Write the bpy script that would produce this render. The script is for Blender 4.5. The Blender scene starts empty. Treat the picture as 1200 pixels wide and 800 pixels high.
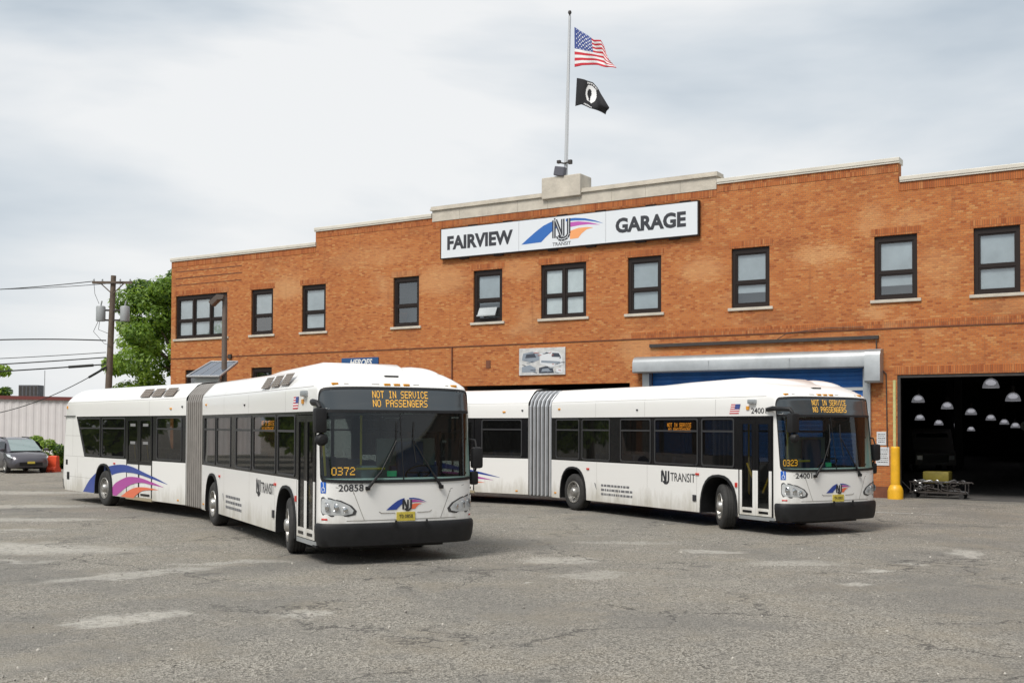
import bpy, bmesh, math, random
from math import sin, cos, pi, radians, sqrt
from mathutils import Vector, Matrix
random.seed(7)
C = bpy.context.scene.collection
scene = bpy.context.scene

# ---------------------------------------------------------------- camera
CAM_Z = 2.2255; PITCH = 0.0223; ROLL = 0.0034
cd = bpy.data.cameras.new('camera'); cam = bpy.data.objects.new('camera', cd); C.objects.link(cam)
rt = Vector((1, 0, 0)); up = Vector((0, -sin(PITCH), cos(PITCH))); fw = Vector((0, cos(PITCH), sin(PITCH)))
R = cos(ROLL)*rt + sin(ROLL)*up; U = -sin(ROLL)*rt + cos(ROLL)*up
m = Matrix((R, U, -fw)).transposed().to_4x4(); m.translation = Vector((0, 0, CAM_Z)); cam.matrix_world = m
cd.sensor_width = 36; cd.sensor_fit = 'HORIZONTAL'; cd.lens = 39.0; cd.shift_y = 0.05815
cd.clip_start = .1; cd.clip_end = 2000
scene.camera = cam

# ---------------------------------------------------------------- sky and sun
SUN_EL = radians(54); SUN_AZ = radians(215)     # azimuth clockwise from +Y (behind the camera, from the left)
w = bpy.data.worlds.new('World'); scene.world = w; w.use_nodes = True
nt = w.node_tree; N = nt.nodes; L = nt.links; N.clear()
wo = N.new('ShaderNodeOutputWorld'); bg = N.new('ShaderNodeBackground'); L.new(bg.outputs[0], wo.inputs[0])
sky = N.new('ShaderNodeTexSky'); sky.sky_type = 'NISHITA'; sky.sun_disc = False
sky.sun_elevation = SUN_EL; sky.sun_rotation = SUN_AZ; sky.air_density = 1.2; sky.dust_density = 3
tc = N.new('ShaderNodeTexCoord'); mp = N.new('ShaderNodeMapping'); mp.inputs['Scale'].default_value = (1.0, 1.0, 3.6)
mp.inputs['Rotation'].default_value = (0.12, -0.22, 0.6)
mp.inputs['Location'].default_value = (3.1, .7, .55)
L.new(tc.outputs['Generated'], mp.inputs[0])
n1 = N.new('ShaderNodeTexNoise'); n1.inputs['Scale'].default_value = 1.5; n1.inputs['Detail'].default_value = 6; n1.inputs['Roughness'].default_value = .5
n1.inputs['Distortion'].default_value = .25
L.new(mp.outputs[0], n1.inputs['Vector'])
cr = N.new('ShaderNodeValToRGB'); e = cr.color_ramp
e.elements[0].position = .38; e.elements[0].color = (4.3, 5.0, 5.7, 1)
e.elements[1].position = .60; e.elements[1].color = (8.3, 8.4, 8.45, 1)
x = e.elements.new(.49); x.color = (6.2, 6.7, 7.15, 1)
L.new(n1.outputs['Fac'], cr.inputs[0])
mx = N.new('ShaderNodeMixRGB'); mx.inputs[0].default_value = .93
L.new(sky.outputs[0], mx.inputs[1]); L.new(cr.outputs[0], mx.inputs[2]); L.new(mx.outputs[0], bg.inputs[0])
bg.inputs[1].default_value = .092
sl = bpy.data.lights.new('sun', 'SUN'); sl.energy = 2.7; sl.angle = radians(24); sl.color = (1, .96, .9)
so = bpy.data.objects.new('sun', sl); C.objects.link(so)
sd = Vector((sin(SUN_AZ)*cos(SUN_EL), cos(SUN_AZ)*cos(SUN_EL), sin(SUN_EL)))
so.rotation_euler = sd.to_track_quat('Z', 'Y').to_euler(); so.location = (0, -20, 40)
scene.view_settings.view_transform = 'Standard'; scene.view_settings.look = 'None'
scene.view_settings.exposure = 0.27; scene.view_settings.gamma = 1

# ---------------------------------------------------------------- helpers
def tag(o, label=None, cat=None, group=None, kind=None):
    if label: o['label'] = label
    if cat: o['category'] = cat
    if group: o['group'] = group
    if kind: o['kind'] = kind
    return o
def empty(name, loc=(0, 0, 0), rz=0, label=None, cat=None, group=None):
    o = bpy.data.objects.new(name, None); C.objects.link(o); o.location = loc; o.rotation_euler = (0, 0, rz)
    o.empty_display_size = .2
    return tag(o, label, cat, group)

class MB:
    def __init__(s): s.v = []; s.f = []; s.mi = []
    def quad(s, pts, mi=0):
        b = len(s.v); s.v += [tuple(p) for p in pts]; s.f.append(tuple(range(b, b+len(pts)))); s.mi.append(mi); return s
    def box(s, x0, x1, y0, y1, z0, z1, mi=0):
        b = len(s.v)
        s.v += [(x0,y0,z0),(x1,y0,z0),(x1,y1,z0),(x0,y1,z0),(x0,y0,z1),(x1,y0,z1),(x1,y1,z1),(x0,y1,z1)]
        for f in ((0,3,2,1),(4,5,6,7),(0,1,5,4),(1,2,6,5),(2,3,7,6),(3,0,4,7)):
            s.f.append(tuple(b+i for i in f)); s.mi.append(mi)
        return s
    def bevbox(s, x0, x1, y0, y1, z0, z1, r, mi=0):
        # box chamfered all round
        bm = bmesh.new(); bmesh.ops.create_cube(bm, size=1)
        for v in bm.verts: v.co = Vector((x0+(v.co.x+.5)*(x1-x0), y0+(v.co.y+.5)*(y1-y0), z0+(v.co.z+.5)*(z1-z0)))
        bmesh.ops.bevel(bm, geom=list(bm.edges), offset=r, segments=2, affect='EDGES', profile=.6)
        s.bm(bm, mi); bm.free(); return s
    def bm(s, bm, mi=0, M=None):
        b = len(s.v); bm.verts.ensure_lookup_table(); bm.verts.index_update()
        for v in bm.verts: s.v.append(tuple(M @ v.co if M else v.co))
        for f in bm.faces: s.f.append(tuple(b+v.index for v in f.verts)); s.mi.append(mi)
    def tube(s, path, r, n=8, mi=0, caps=True):
        path = [Vector(p) for p in path]; rs = r if isinstance(r, (list, tuple)) else [r]*len(path)
        b = len(s.v); ref = None
        for i, p in enumerate(path):
            t = (path[min(i+1, len(path)-1)]-path[max(i-1, 0)]).normalized()
            a = t.orthogonal().normalized() if ref is None else (ref-t*ref.dot(t)).normalized()
            ref = a; c = t.cross(a)
            for k in range(n):
                q = p+(a*cos(2*pi*k/n)+c*sin(2*pi*k/n))*rs[i]; s.v.append(tuple(q))
        for i in range(len(path)-1):
            for k in range(n):
                s.f.append((b+i*n+k, b+i*n+(k+1) % n, b+(i+1)*n+(k+1) % n, b+(i+1)*n+k)); s.mi.append(mi)
        if caps:
            s.f.append(tuple(b+k for k in range(n))[::-1]); s.mi.append(mi)
            s.f.append(tuple(b+(len(path)-1)*n+k for k in range(n))); s.mi.append(mi)
        return s
    def lathe(s, prof, n=32, M=None, mi=0):
        # profile (r, h) turned about local z, M maps it
        b = len(s.v); M = M or Matrix()
        for r_, h in prof:
            for k in range(n): s.v.append(tuple(M @ Vector((r_*cos(2*pi*k/n), r_*sin(2*pi*k/n), h))))
        for i in range(len(prof)-1):
            for k in range(n):
                s.f.append((b+i*n+k, b+i*n+(k+1) % n, b+(i+1)*n+(k+1) % n, b+(i+1)*n+k)); s.mi.append(mi)
        return s
    def grid(s, rows, mi=0, closed=False):
        b = len(s.v); n = len(rows[0])
        for r_ in rows: s.v += [tuple(p) for p in r_]
        for i in range(len(rows)-1):
            for k in range(n if closed else n-1):
                k2 = (k+1) % n
                s.f.append((b+i*n+k, b+i*n+k2, b+(i+1)*n+k2, b+(i+1)*n+k)); s.mi.append(mi)
        return s
    def poly(s, pts2, fn, mi=0):
        # flat outline (may be concave) mapped through fn(u, v)
        from mathutils.geometry import tessellate_polygon
        tri = tessellate_polygon([[Vector((p[0], p[1], 0)) for p in pts2]])
        b = len(s.v); s.v += [tuple(fn(*p)) for p in pts2]
        for t in tri: s.f.append(tuple(b+i for i in t)); s.mi.append(mi)
        return s
    def extrude(s, pts2, fn, d0, d1, mi=0):
        # outline with thickness: fn(u, v, d)
        s.poly(pts2, lambda u, v: fn(u, v, d1), mi); s.poly(pts2, lambda u, v: fn(u, v, d0), mi)
        n = len(pts2)
        for i in range(n):
            a, c = pts2[i], pts2[(i+1) % n]
            s.quad([fn(*a, d0), fn(*c, d0), fn(*c, d1), fn(*a, d1)], mi)
        return s
    def build(s, name, mats, parent=None, smooth=None, merge=False):
        me = bpy.data.meshes.new(name); me.from_pydata(s.v, [], s.f)
        if not isinstance(mats, (list, tuple)): mats = [mats]
        for q in mats: me.materials.append(q)
        for p_, i in zip(me.polygons, s.mi): p_.material_index = i
        bm = bmesh.new(); bm.from_mesh(me)
        if merge: bmesh.ops.remove_doubles(bm, verts=bm.verts, dist=1e-4)
        bmesh.ops.recalc_face_normals(bm, faces=bm.faces); bm.to_mesh(me); bm.free()
        if smooth:
            for p_ in me.polygons: p_.use_smooth = True
            me.set_sharp_from_angle(angle=radians(smooth))
        o = bpy.data.objects.new(name, me); C.objects.link(o)
        if parent: o.parent = parent
        return o

def text2d(s, w_, h_, bold=0.0, x0=0, y0=0, spacing=1.0):
    cu = bpy.data.curves.new('t', 'FONT'); cu.body = s; cu.size = 1; cu.offset = bold; cu.space_character = spacing
    cu.resolution_u = 3
    o = bpy.data.objects.new('t', cu); C.objects.link(o)
    dg = bpy.context.evaluated_depsgraph_get(); me = o.evaluated_get(dg).to_mesh()
    vs = [(v.co.x, v.co.y) for v in me.vertices]; fs = [tuple(p.vertices) for p in me.polygons]
    o.evaluated_get(dg).to_mesh_clear(); bpy.data.objects.remove(o); bpy.data.curves.remove(cu)
    xa, xb = min(v[0] for v in vs), max(v[0] for v in vs); ya, yb = min(v[1] for v in vs), max(v[1] for v in vs)
    return [(x0+(v[0]-xa)/(xb-xa)*w_, y0+(v[1]-ya)/(yb-ya)*h_) for v in vs], fs
def add2d(mb, vf, fn, mi=0):
    b = len(mb.v); mb.v += [tuple(fn(*p)) for p in vf[0]]
    for f in vf[1]: mb.f.append(tuple(b+i for i in f)); mb.mi.append(mi)

FONT = {'N': '10001 11001 11001 10101 10011 10011 10001', 'O': '01110 10001 10001 10001 10001 10001 01110', 'T': '11111 00100 00100 00100 00100 00100 00100',
 'I': '01110 00100 00100 00100 00100 00100 01110', 'S': '01111 10000 10000 01110 00001 00001 11110', 'E': '11111 10000 10000 11110 10000 10000 11111',
 'R': '11110 10001 10001 11110 10100 10010 10001', 'V': '10001 10001 10001 10001 10001 01010 00100', 'C': '01110 10001 10000 10000 10000 10001 01110',
 'P': '11110 10001 10001 11110 10000 10000 10000', 'A': '01110 10001 10001 11111 10001 10001 10001', 'G': '01110 10001 10000 10111 10001 10001 01110',
 '0': '01110 10001 10001 10001 10001 10001 01110', '3': '11110 00001 00001 01110 00001 00001 11110', '7': '11111 00001 00010 00010 00100 00100 00100',
 '2': '01110 10001 00001 00110 01000 10000 11111', ' ': '00000 00000 00000 00000 00000 00000 00000'}
def dots(mb, s, x0, z0, w_, h_, fn, mi=0, fill=1.0, proud=None):
    n = len(s)*6-1; dx = w_/n; dz = h_/7
    for i, ch in enumerate(s):
        for r_, row in enumerate(FONT[ch].split()):
            for c_, b_ in enumerate(row):
                if b_ == '1':
                    u = x0+(i*6+c_)*dx; v = z0+(6-r_)*dz
                    mb.quad([fn(u, v), fn(u+dx*fill, v), fn(u+dx*fill, v+dz*fill), fn(u, v+dz*fill)], mi)

# ---------------------------------------------------------------- materials
def mat(name, col, rough=.5, metal=0, spec=.5, emit=None, es=0, coat=0, bump=None, var=None, trans=0):
    m_ = bpy.data.materials.new(name); m_.use_nodes = True; t = m_.node_tree; b = t.nodes['Principled BSDF']
    b.inputs['Base Color'].default_value = (*col, 1); b.inputs['Roughness'].default_value = rough
    b.inputs['Metallic'].default_value = metal; b.inputs['Specular IOR Level'].default_value = spec
    b.inputs['Coat Weight'].default_value = coat; b.inputs['Coat Roughness'].default_value = .08
    if emit: b.inputs['Emission Color'].default_value = (*emit, 1); b.inputs['Emission Strength'].default_value = es
    tcn = t.nodes.new('ShaderNodeTexCoord')
    if var:   # (scale, amount): soft dirt / tone variation
        n_ = t.nodes.new('ShaderNodeTexNoise'); n_.inputs['Scale'].default_value = var[0]; n_.inputs['Detail'].default_value = 7
        n_.inputs['Roughness'].default_value = .65
        t.links.new(tcn.outputs['Object'], n_.inputs['Vector'])
        c_ = t.nodes.new('ShaderNodeValToRGB'); a = var[1]
        c_.color_ramp.elements[0].position = .3; c_.color_ramp.elements[1].position = .7
        c_.color_ramp.elements[0].color = tuple(q*(1-a) for q in col)+(1,); c_.color_ramp.elements[1].color = tuple(min(1, q*(1+a*.6)) for q in col)+(1,)
        t.links.new(n_.outputs['Fac'], c_.inputs[0]); t.links.new(c_.outputs[0], b.inputs['Base Color'])
    if bump:
        n_ = t.nodes.new('ShaderNodeTexNoise'); n_.inputs['Scale'].default_value = bump[0]; n_.inputs['Detail'].default_value = 4
        t.links.new(tcn.outputs['Object'], n_.inputs['Vector'])
        bn = t.nodes.new('ShaderNodeBump'); bn.inputs['Distance'].default_value = bump[1]; bn.inputs['Strength'].default_value = 1
        t.links.new(n_.outputs['Fac'], bn.inputs['Height']); t.links.new(bn.outputs[0], b.inputs['Normal'])
    return m_
def glass(name, tint, refl=1.0, rough=.02, ior=1.5, dirt=0.04):
    m_ = bpy.data.materials.new(name); m_.use_nodes = True; t = m_.node_tree; t.nodes.clear()
    o = t.nodes.new('ShaderNodeOutputMaterial'); mx_ = t.nodes.new('ShaderNodeMixShader'); f = t.nodes.new('ShaderNodeFresnel')
    ge = t.nodes.new('ShaderNodeNewGeometry'); mr_ = t.nodes.new('ShaderNodeMapRange')     # same strength from both sides of the sheet
    mr_.inputs['To Min'].default_value = ior; mr_.inputs['To Max'].default_value = 1/ior
    t.links.new(ge.outputs['Backfacing'], mr_.inputs['Value']); t.links.new(mr_.outputs[0], f.inputs['IOR'])
    tr = t.nodes.new('ShaderNodeBsdfTransparent'); tr.inputs[0].default_value = (*tint, 1)
    g = t.nodes.new('ShaderNodeBsdfGlossy'); g.inputs['Roughness'].default_value = rough; g.inputs[0].default_value = (refl, refl, refl, 1)
    d = t.nodes.new('ShaderNodeBsdfDiffuse'); d.inputs[0].default_value = (.35, .36, .35, 1)
    m2 = t.nodes.new('ShaderNodeMixShader'); m2.inputs[0].default_value = dirt
    t.links.new(tr.outputs[0], m2.inputs[1]); t.links.new(d.outputs[0], m2.inputs[2])
    t.links.new(f.outputs[0], mx_.inputs[0]); t.links.new(m2.outputs[0], mx_.inputs[1]); t.links.new(g.outputs[0], mx_.inputs[2])
    t.links.new(mx_.outputs[0], o.inputs[0]); return m_

def bus_paint(name, col):
    # white coach enamel, dustier towards the skirt, faint streaks
    m_ = bpy.data.materials.new(name); m_.use_nodes = True; t = m_.node_tree; b = t.nodes['Principled BSDF']
    b.inputs['Roughness'].default_value = .28; b.inputs['Coat Weight'].default_value = .5; b.inputs['Coat Roughness'].default_value = .12
    tcn = t.nodes.new('ShaderNodeTexCoord')
    n_ = t.nodes.new('ShaderNodeTexNoise'); n_.inputs['Scale'].default_value = 1.3; n_.inputs['Detail'].default_value = 8; n_.inputs['Roughness'].default_value = .7
    mp_ = t.nodes.new('ShaderNodeMapping'); mp_.inputs['Scale'].default_value = (2.2, 2.2, .5)
    t.links.new(tcn.outputs['Object'], mp_.inputs[0]); t.links.new(mp_.outputs[0], n_.inputs['Vector'])
    s_ = t.nodes.new('ShaderNodeSeparateXYZ'); t.links.new(tcn.outputs['Object'], s_.inputs[0])
    r_ = t.nodes.new('ShaderNodeMapRange'); r_.inputs['From Min'].default_value = .25; r_.inputs['From Max'].default_value = 1.0
    r_.inputs['To Min'].default_value = .55; r_.inputs['To Max'].default_value = .0; t.links.new(s_.outputs['Z'], r_.inputs['Value'])
    a_ = t.nodes.new('ShaderNodeMath'); a_.operation = 'MULTIPLY_ADD'; t.links.new(n_.outputs['Fac'], a_.inputs[0]); a_.inputs[1].default_value = 1.0
    t.links.new(r_.outputs[0], a_.inputs[2])
    c_ = t.nodes.new('ShaderNodeValToRGB'); c_.color_ramp.elements[0].position = .68; c_.color_ramp.elements[1].position = 1.25 if False else 1.0
    c_.color_ramp.elements[0].color = (*col, 1); c_.color_ramp.elements[1].color = (col[0]*.68, col[1]*.66, col[2]*.61, 1)
    t.links.new(a_.outputs[0], c_.inputs[0]); t.links.new(c_.outputs[0], b.inputs['Base Color'])
    return m_
M = {}
M['white'] = bus_paint('bus_white_paint', (.82, .81, .785))
M['black'] = mat('black_gloss_panel', (.009, .009, .010), .22, spec=.3)
M['rubber'] = mat('black_rubber', (.013, .013, .014), .55, spec=.35, var=(6, .35), bump=(60, .002))
M['tyre'] = mat('tyre_rubber', (.03, .029, .028), .8, var=(9, .35))
M['dark'] = mat('dark_underbody', (.018, .017, .016), .85)
M['rim'] = mat('wheel_steel', (.42, .41, .39), .35, .7, var=(12, .35))
M['glass'] = glass('tinted_side_glass', (.15, .152, .15), refl=.8, dirt=.015)
M['wglass'] = glass('windscreen_glass', (.52, .66, .64), refl=1, dirt=.012)
M['doorglass'] = glass('door_glass', (.36, .37, .37), refl=.8, dirt=.012)
M['led'] = mat('amber_led', (.05, .02, 0), .5, emit=(1, .42, .03), es=1.0)
M['ledg'] = mat('green_led', (0, .05, .01), .5, emit=(.1, .8, .2), es=.6)
M['amber'] = mat('amber_lens', (.75, .32, .03), .25, coat=.5)
M['red'] = mat('red_lens', (.55, .04, .03), .25, coat=.5)
M['chrome'] = mat('chrome', (.6, .6, .6), .15, 1)
M['lens'] = mat('headlight_lens', (.62, .64, .65), .12, .2, coat=1, var=(9, .2))
M['seat'] = mat('seat_fabric', (.06, .09, .20), .8)
M['interior'] = mat('interior_panel', (.30, .30, .29), .7)
M['yellow'] = mat('yellow_rail', (.75, .52, .03), .4)
M['ink'] = mat('black_lettering', (.03, .03, .035), .5)
M['grille'] = mat('grille_mesh', (.17, .125, .095), .6, var=(30, .4))
M['bellow_old'] = mat('bellows_grey', (.19, .172, .158), .55, var=(3, .35), bump=(14, .004))
M['bellow_new'] = mat('bellows_silver', (.27, .28, .295), .32, var=(3, .25), bump=(14, .004))
M['blue'] = mat('livery_blue', (.025, .06, .30), .35, coat=.3)
M['magenta'] = mat('livery_magenta', (.42, .06, .33), .35, coat=.3)
M['orange'] = mat('livery_orange', (.75, .16, .07), .35, coat=.3)
M['accblue'] = mat('access_blue', (.02, .12, .5), .4)
M['paper'] = mat('white_print', (.78, .79, .78), .5)
M['plate'] = mat('plate_yellow', (.62, .50, .08), .45, var=(30, .3))
M['seam'] = mat('panel_seam', (.28, .265, .24), .6)
M['galv'] = mat('galvanised_steel', (.42, .44, .45), .42, .55, var=(1.2, .2))
M['bluedoor'] = mat('blue_shutter', (.012, .14, .48), .5, var=(2, .2))
M['frame'] = mat('window_frame', (.020, .013, .011), .5, spec=.3)
M['stone'] = mat('limestone', (.56, .51, .43), .85, var=(1.6, .22), bump=(12, .01))
M['coping'] = mat('coping_metal', (.66, .62, .54), .6, var=(1.1, .15))
M['belt'] = mat('dark_brick_course', (.17, .062, .033), .85, var=(4, .4))
M['pipe'] = mat('dark_steel', (.045, .038, .035), .6, var=(4, .3))
M['signw'] = mat('sign_face', (.72, .75, .78), .4)
M['signblue'] = mat('sign_blue', (.03, .14, .45), .45)
M['lettering'] = mat('sign_lettering', (.035, .037, .045), .5)
M['concrete'] = mat('concrete', (.33, .32, .30), .9, var=(2, .2))
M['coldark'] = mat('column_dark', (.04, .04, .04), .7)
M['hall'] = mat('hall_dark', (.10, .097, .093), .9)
M['bol'] = mat('bollard_yellow', (.78, .42, .02), .4, var=(3, .2))
def leafmat(name, col, tcol):
    m_ = mat(name, col, .5); t = m_.node_tree; o_ = [q for q in t.nodes if q.type == 'OUTPUT_MATERIAL'][0]; b_ = t.nodes['Principled BSDF']
    tr = t.nodes.new('ShaderNodeBsdfTranslucent'); tr.inputs[0].default_value = (*tcol, 1); mx_ = t.nodes.new('ShaderNodeMixShader'); mx_.inputs[0].default_value = .45
    t.links.new(b_.outputs[0], mx_.inputs[1]); t.links.new(tr.outputs[0], mx_.inputs[2]); t.links.new(mx_.outputs[0], o_.inputs[0]); return m_
M['leafa'] = leafmat('leaf_bright', (.25, .36, .05), (.46, .62, .07))
M['leafb'] = leafmat('leaf_mid', (.15, .25, .035), (.27, .42, .045))
M['leafc'] = leafmat('leaf_deep', (.045, .10, .018), (.08, .17, .02))
M['bark'] = mat('bark', (.10, .075, .055), .9, var=(5, .3))
M['wood'] = mat('pole_wood', (.14, .105, .08), .85, var=(4, .3))
M['wire'] = mat('wire', (.03, .03, .03), .6)
M['polem'] = mat('flagpole_metal', (.55, .56, .57), .4, .3)
M['flagr'] = mat('flag_red', (.55, .03, .05), .8); M['flagw'] = mat('flag_white', (.78, .78, .78), .8); M['flagb'] = mat('flag_blue', (.05, .08, .26), .8)
M['flagk'] = mat('flag_black', (.012, .012, .015), .8)
M['winterior'] = mat('window_interior', (.20, .22, .23), .8); M['wdark'] = mat('dark_room', (.05, .055, .055), .8)
M['blind'] = mat('window_blind', (.42, .45, .46), .7, var=(1.1, .22)); M['curtain'] = mat('white_curtain', (.70, .72, .70), .8, var=(3, .15))
M['bglass'] = glass('building_glass', (.85, .90, .92), ior=2.6, dirt=.03)

SPOTS = [(-17.6, 8.0, 1.6, 0.75, 0.6, 0), (-13.9, 8.15, 1.1, 0.5, 0.45, 0), (-8.95, 5.0, 1.1, 0.75, 0.55, 0), (-2.33, 7.83, 1.15, 0.42, 0.8, 0), (-6.5, 7.6, 1.0, 0.55, 0.6, 0), (-0.78, 8.8, 0.6, 0.7, 0.45, 0), (0.5, 8.8, 0.8, 0.35, 0.4, 0), (-0.7, 5.85, 0.6, 0.3, 0.7, 0), (0.2, 5.5, 0.4, 0.2, 0.6, 0), (1.3, 7.2, 0.9, 0.7, 0.35, 0), (1.3, 6.4, 0.6, 0.2, 0.45, 0), (-21.3, 9.2, 3, 0.6, 0.3, 0), (-25.5, 8.3, 1.2, 0.9, 0.3, 0), (4.5, 9, 1.5, 0.5, 0.35, 0), (3.5, 5.9, 1.5, 0.3, 0.3, 0), (-4.2, 5.85, 1.1, 0.35, 0.5, 1), (-12.6, 5.9, 1.4, 0.3, 0.35, 1), (-19.3, 5.9, 1.0, 0.3, 0.3, 1), (3.0, 5.75, 1.0, 0.3, 0.3, 1), (-8.6, 5.95, 1.0, 0.25, 0.35, 1), (-26, 5.0, 4, 0.5, 0.25, 1), (-10, 9.7, 6, 0.35, 0.25, 1)]
def brick(name, c1, c2, mort, vertical=False, patchy=1.0, spots=()):
    m_ = bpy.data.materials.new(name); m_.use_nodes = True; t = m_.node_tree; b = t.nodes['Principled BSDF']; n = t.nodes; l = t.links
    b.inputs['Roughness'].default_value = .88; b.inputs['Specular IOR Level'].default_value = .25
    tc_ = n.new('ShaderNodeTexCoord'); s_ = n.new('ShaderNodeSeparateXYZ'); l.new(tc_.outputs['Object'], s_.inputs[0])
    a_ = n.new('ShaderNodeMath'); a_.operation = 'ADD'; l.new(s_.outputs['X'], a_.inputs[0]); l.new(s_.outputs['Y'], a_.inputs[1])
    cb = n.new('ShaderNodeCombineXYZ')
    if vertical: l.new(s_.outputs['Z'], cb.inputs[0]); l.new(a_.outputs[0], cb.inputs[1])
    else: l.new(a_.outputs[0], cb.inputs[0]); l.new(s_.outputs['Z'], cb.inputs[1])
    bt = n.new('ShaderNodeTexBrick'); l.new(cb.outputs[0], bt.inputs['Vector'])
    bt.inputs['Scale'].default_value = 1; bt.inputs['Brick Width'].default_value = .165; bt.inputs['Row Height'].default_value = .066
    bt.inputs['Mortar Size'].default_value = .007; bt.inputs['Mortar Smooth'].default_value = .2; bt.inputs['Bias'].default_value = -.1
    if vertical: bt.offset = 0; bt.inputs['Brick Width'].default_value = .26
    bt.inputs['Color1'].default_value = (*c1, 1); bt.inputs['Color2'].default_value = (*c2, 1); bt.inputs['Mortar'].default_value = (*mort, 1)
    # every brick gets its own firing colour, then broad weathering
    def mth(op, a1, b1=None):
        k = n.new('ShaderNodeMath'); k.operation = op
        for i, v in enumerate((a1, b1)):
            if v is None: continue
            if isinstance(v, (int, float)): k.inputs[i].default_value = v
            else: l.new(v, k.inputs[i])
        return k.outputs[0]
    sp2 = n.new('ShaderNodeSeparateXYZ'); l.new(cb.outputs[0], sp2.inputs[0]); bw_ = bt.inputs['Brick Width'].default_value
    row = mth('FLOOR', mth('DIVIDE', sp2.outputs['Y'], .066))
    offs = mth('MULTIPLY', mth('SUBTRACT', 1.0, mth('FLOORED_MODULO', row, 2.0)), 0.0 if vertical else .5)
    col = mth('FLOOR', mth('ADD', mth('DIVIDE', sp2.outputs['X'], bw_), offs))
    cb2 = n.new('ShaderNodeCombineXYZ'); l.new(col, cb2.inputs[0]); l.new(row, cb2.inputs[1])
    wn = n.new('ShaderNodeTexWhiteNoise'); wn.noise_dimensions = '2D'; l.new(cb2.outputs[0], wn.inputs['Vector'])
    br2 = n.new('ShaderNodeValToRGB'); br2.color_ramp.interpolation = 'LINEAR'; el = br2.color_ramp.elements
    el[0].position = 0; el[0].color = (c2[0]*.80, c2[1]*.72, c2[2]*.75, 1); el[1].position = 1; el[1].color = (c1[0]*1.12, c1[1]*1.5, c1[2]*1.8, 1)
    for p_, q_ in ((.10, c2), (.5, c1), (.85, (c1[0]*1.04, c1[1]*1.12, c1[2]*1.15))):
        z_ = el.new(p_); z_.color = (*q_, 1)
    l.new(wn.outputs['Value'], br2.inputs[0])
    def noise(sc, stretch=(1, 1, 1), det=4, rough=.6):
        mp_ = n.new('ShaderNodeMapping'); mp_.inputs['Scale'].default_value = stretch; l.new(cb.outputs[0], mp_.inputs[0])
        q = n.new('ShaderNodeTexNoise'); q.inputs['Scale'].default_value = sc; q.inputs['Detail'].default_value = det; q.inputs['Roughness'].default_value = rough
        l.new(mp_.outputs[0], q.inputs['Vector']); return q
    def ramp(q, p0, p1):
        r_ = n.new('ShaderNodeMapRange'); r_.inputs['From Min'].default_value = p0; r_.inputs['From Max'].default_value = p1
        r_.interpolation_type = 'SMOOTHSTEP'; l.new(q.outputs['Fac'], r_.inputs['Value']); return r_.outputs[0]
    def mixc(fac, c_in, col, mode='MIX', amt=1):
        k = n.new('ShaderNodeMixRGB'); k.blend_type = mode; l.new(c_in, k.inputs[1]); k.inputs[2].default_value = (*col, 1)
        mu = n.new('ShaderNodeMath'); mu.operation = 'MULTIPLY'; l.new(fac, mu.inputs[0]); mu.inputs[1].default_value = amt; l.new(mu.outputs[0], k.inputs[0])
        return k.outputs[0]
    c = mixc(bt.outputs['Fac'], br2.outputs[0], mort, amt=.75)
    c = mixc(ramp(noise(.32, (1, 1.7, 1), 5), .54, .70), c, (.60, .34, .16), amt=.5*patchy)  # pale weathered areas
    c = mixc(ramp(noise(.23, (1, 2.4, 1), 5, .7), .50, .30), c, (.26, .085, .035), amt=.5*patchy)
    c = mixc(ramp(noise(1.0, (5, .35, 1), 4, .6), .56, .75), c, (.24, .085, .04), amt=.35)     # run-off streaks
    if spots:    # repaired or bleached and sooty areas
        wv = noise(3.2, (.6, 2.6, 1), 8, .85); sub = n.new('ShaderNodeVectorMath'); sub.operation = 'SUBTRACT'; l.new(wv.outputs['Color'], sub.inputs[0]); sub.inputs[1].default_value = (.5, .5, .5)
        scl = n.new('ShaderNodeVectorMath'); scl.operation = 'SCALE'; l.new(sub.outputs[0], scl.inputs[0]); scl.inputs[3].default_value = 1.9
        add = n.new('ShaderNodeVectorMath'); add.operation = 'ADD'; l.new(cb.outputs[0], add.inputs[0]); l.new(scl.outputs[0], add.inputs[1])
        for (u_, v_, ru, rv, st, dk) in spots:
            mp_ = n.new('ShaderNodeMapping'); mp_.vector_type = 'TEXTURE'; mp_.inputs['Location'].default_value = (u_, v_, 0); mp_.inputs['Scale'].default_value = (ru, rv, 1)
            l.new(add.outputs[0], mp_.inputs[0]); ln = n.new('ShaderNodeVectorMath'); ln.operation = 'LENGTH'; l.new(mp_.outputs[0], ln.inputs[0])
            r_ = n.new('ShaderNodeMapRange'); r_.interpolation_type = 'SMOOTHSTEP'; r_.inputs['From Min'].default_value = 1.1; r_.inputs['From Max'].default_value = .4; l.new(ln.outputs['Value'], r_.inputs['Value'])
            c = mixc(r_.outputs[0], c, (.22, .09, .045) if dk else (.66, .37, .17), amt=st*.75)
    l.new(c, b.inputs['Base Color'])
    bn = n.new('ShaderNodeBump'); bn.inputs['Distance'].default_value = .006; bn.invert = True; l.new(bt.outputs['Fac'], bn.inputs['Height']); l.new(bn.outputs[0], b.inputs['Normal'])
    return m_
M['brick'] = brick('orange_brick', (.49, .170, .051), (.42, .132, .040), (.38, .20, .11))
M['wallbrick'] = brick('facade_brick', (.49, .170, .051), (.42, .132, .040), (.38, .20, .11), spots=SPOTS)
M['soldier'] = brick('soldier_brick', (.44, .136, .042), (.36, .105, .034), (.24, .12, .065), vertical=True)

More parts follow.
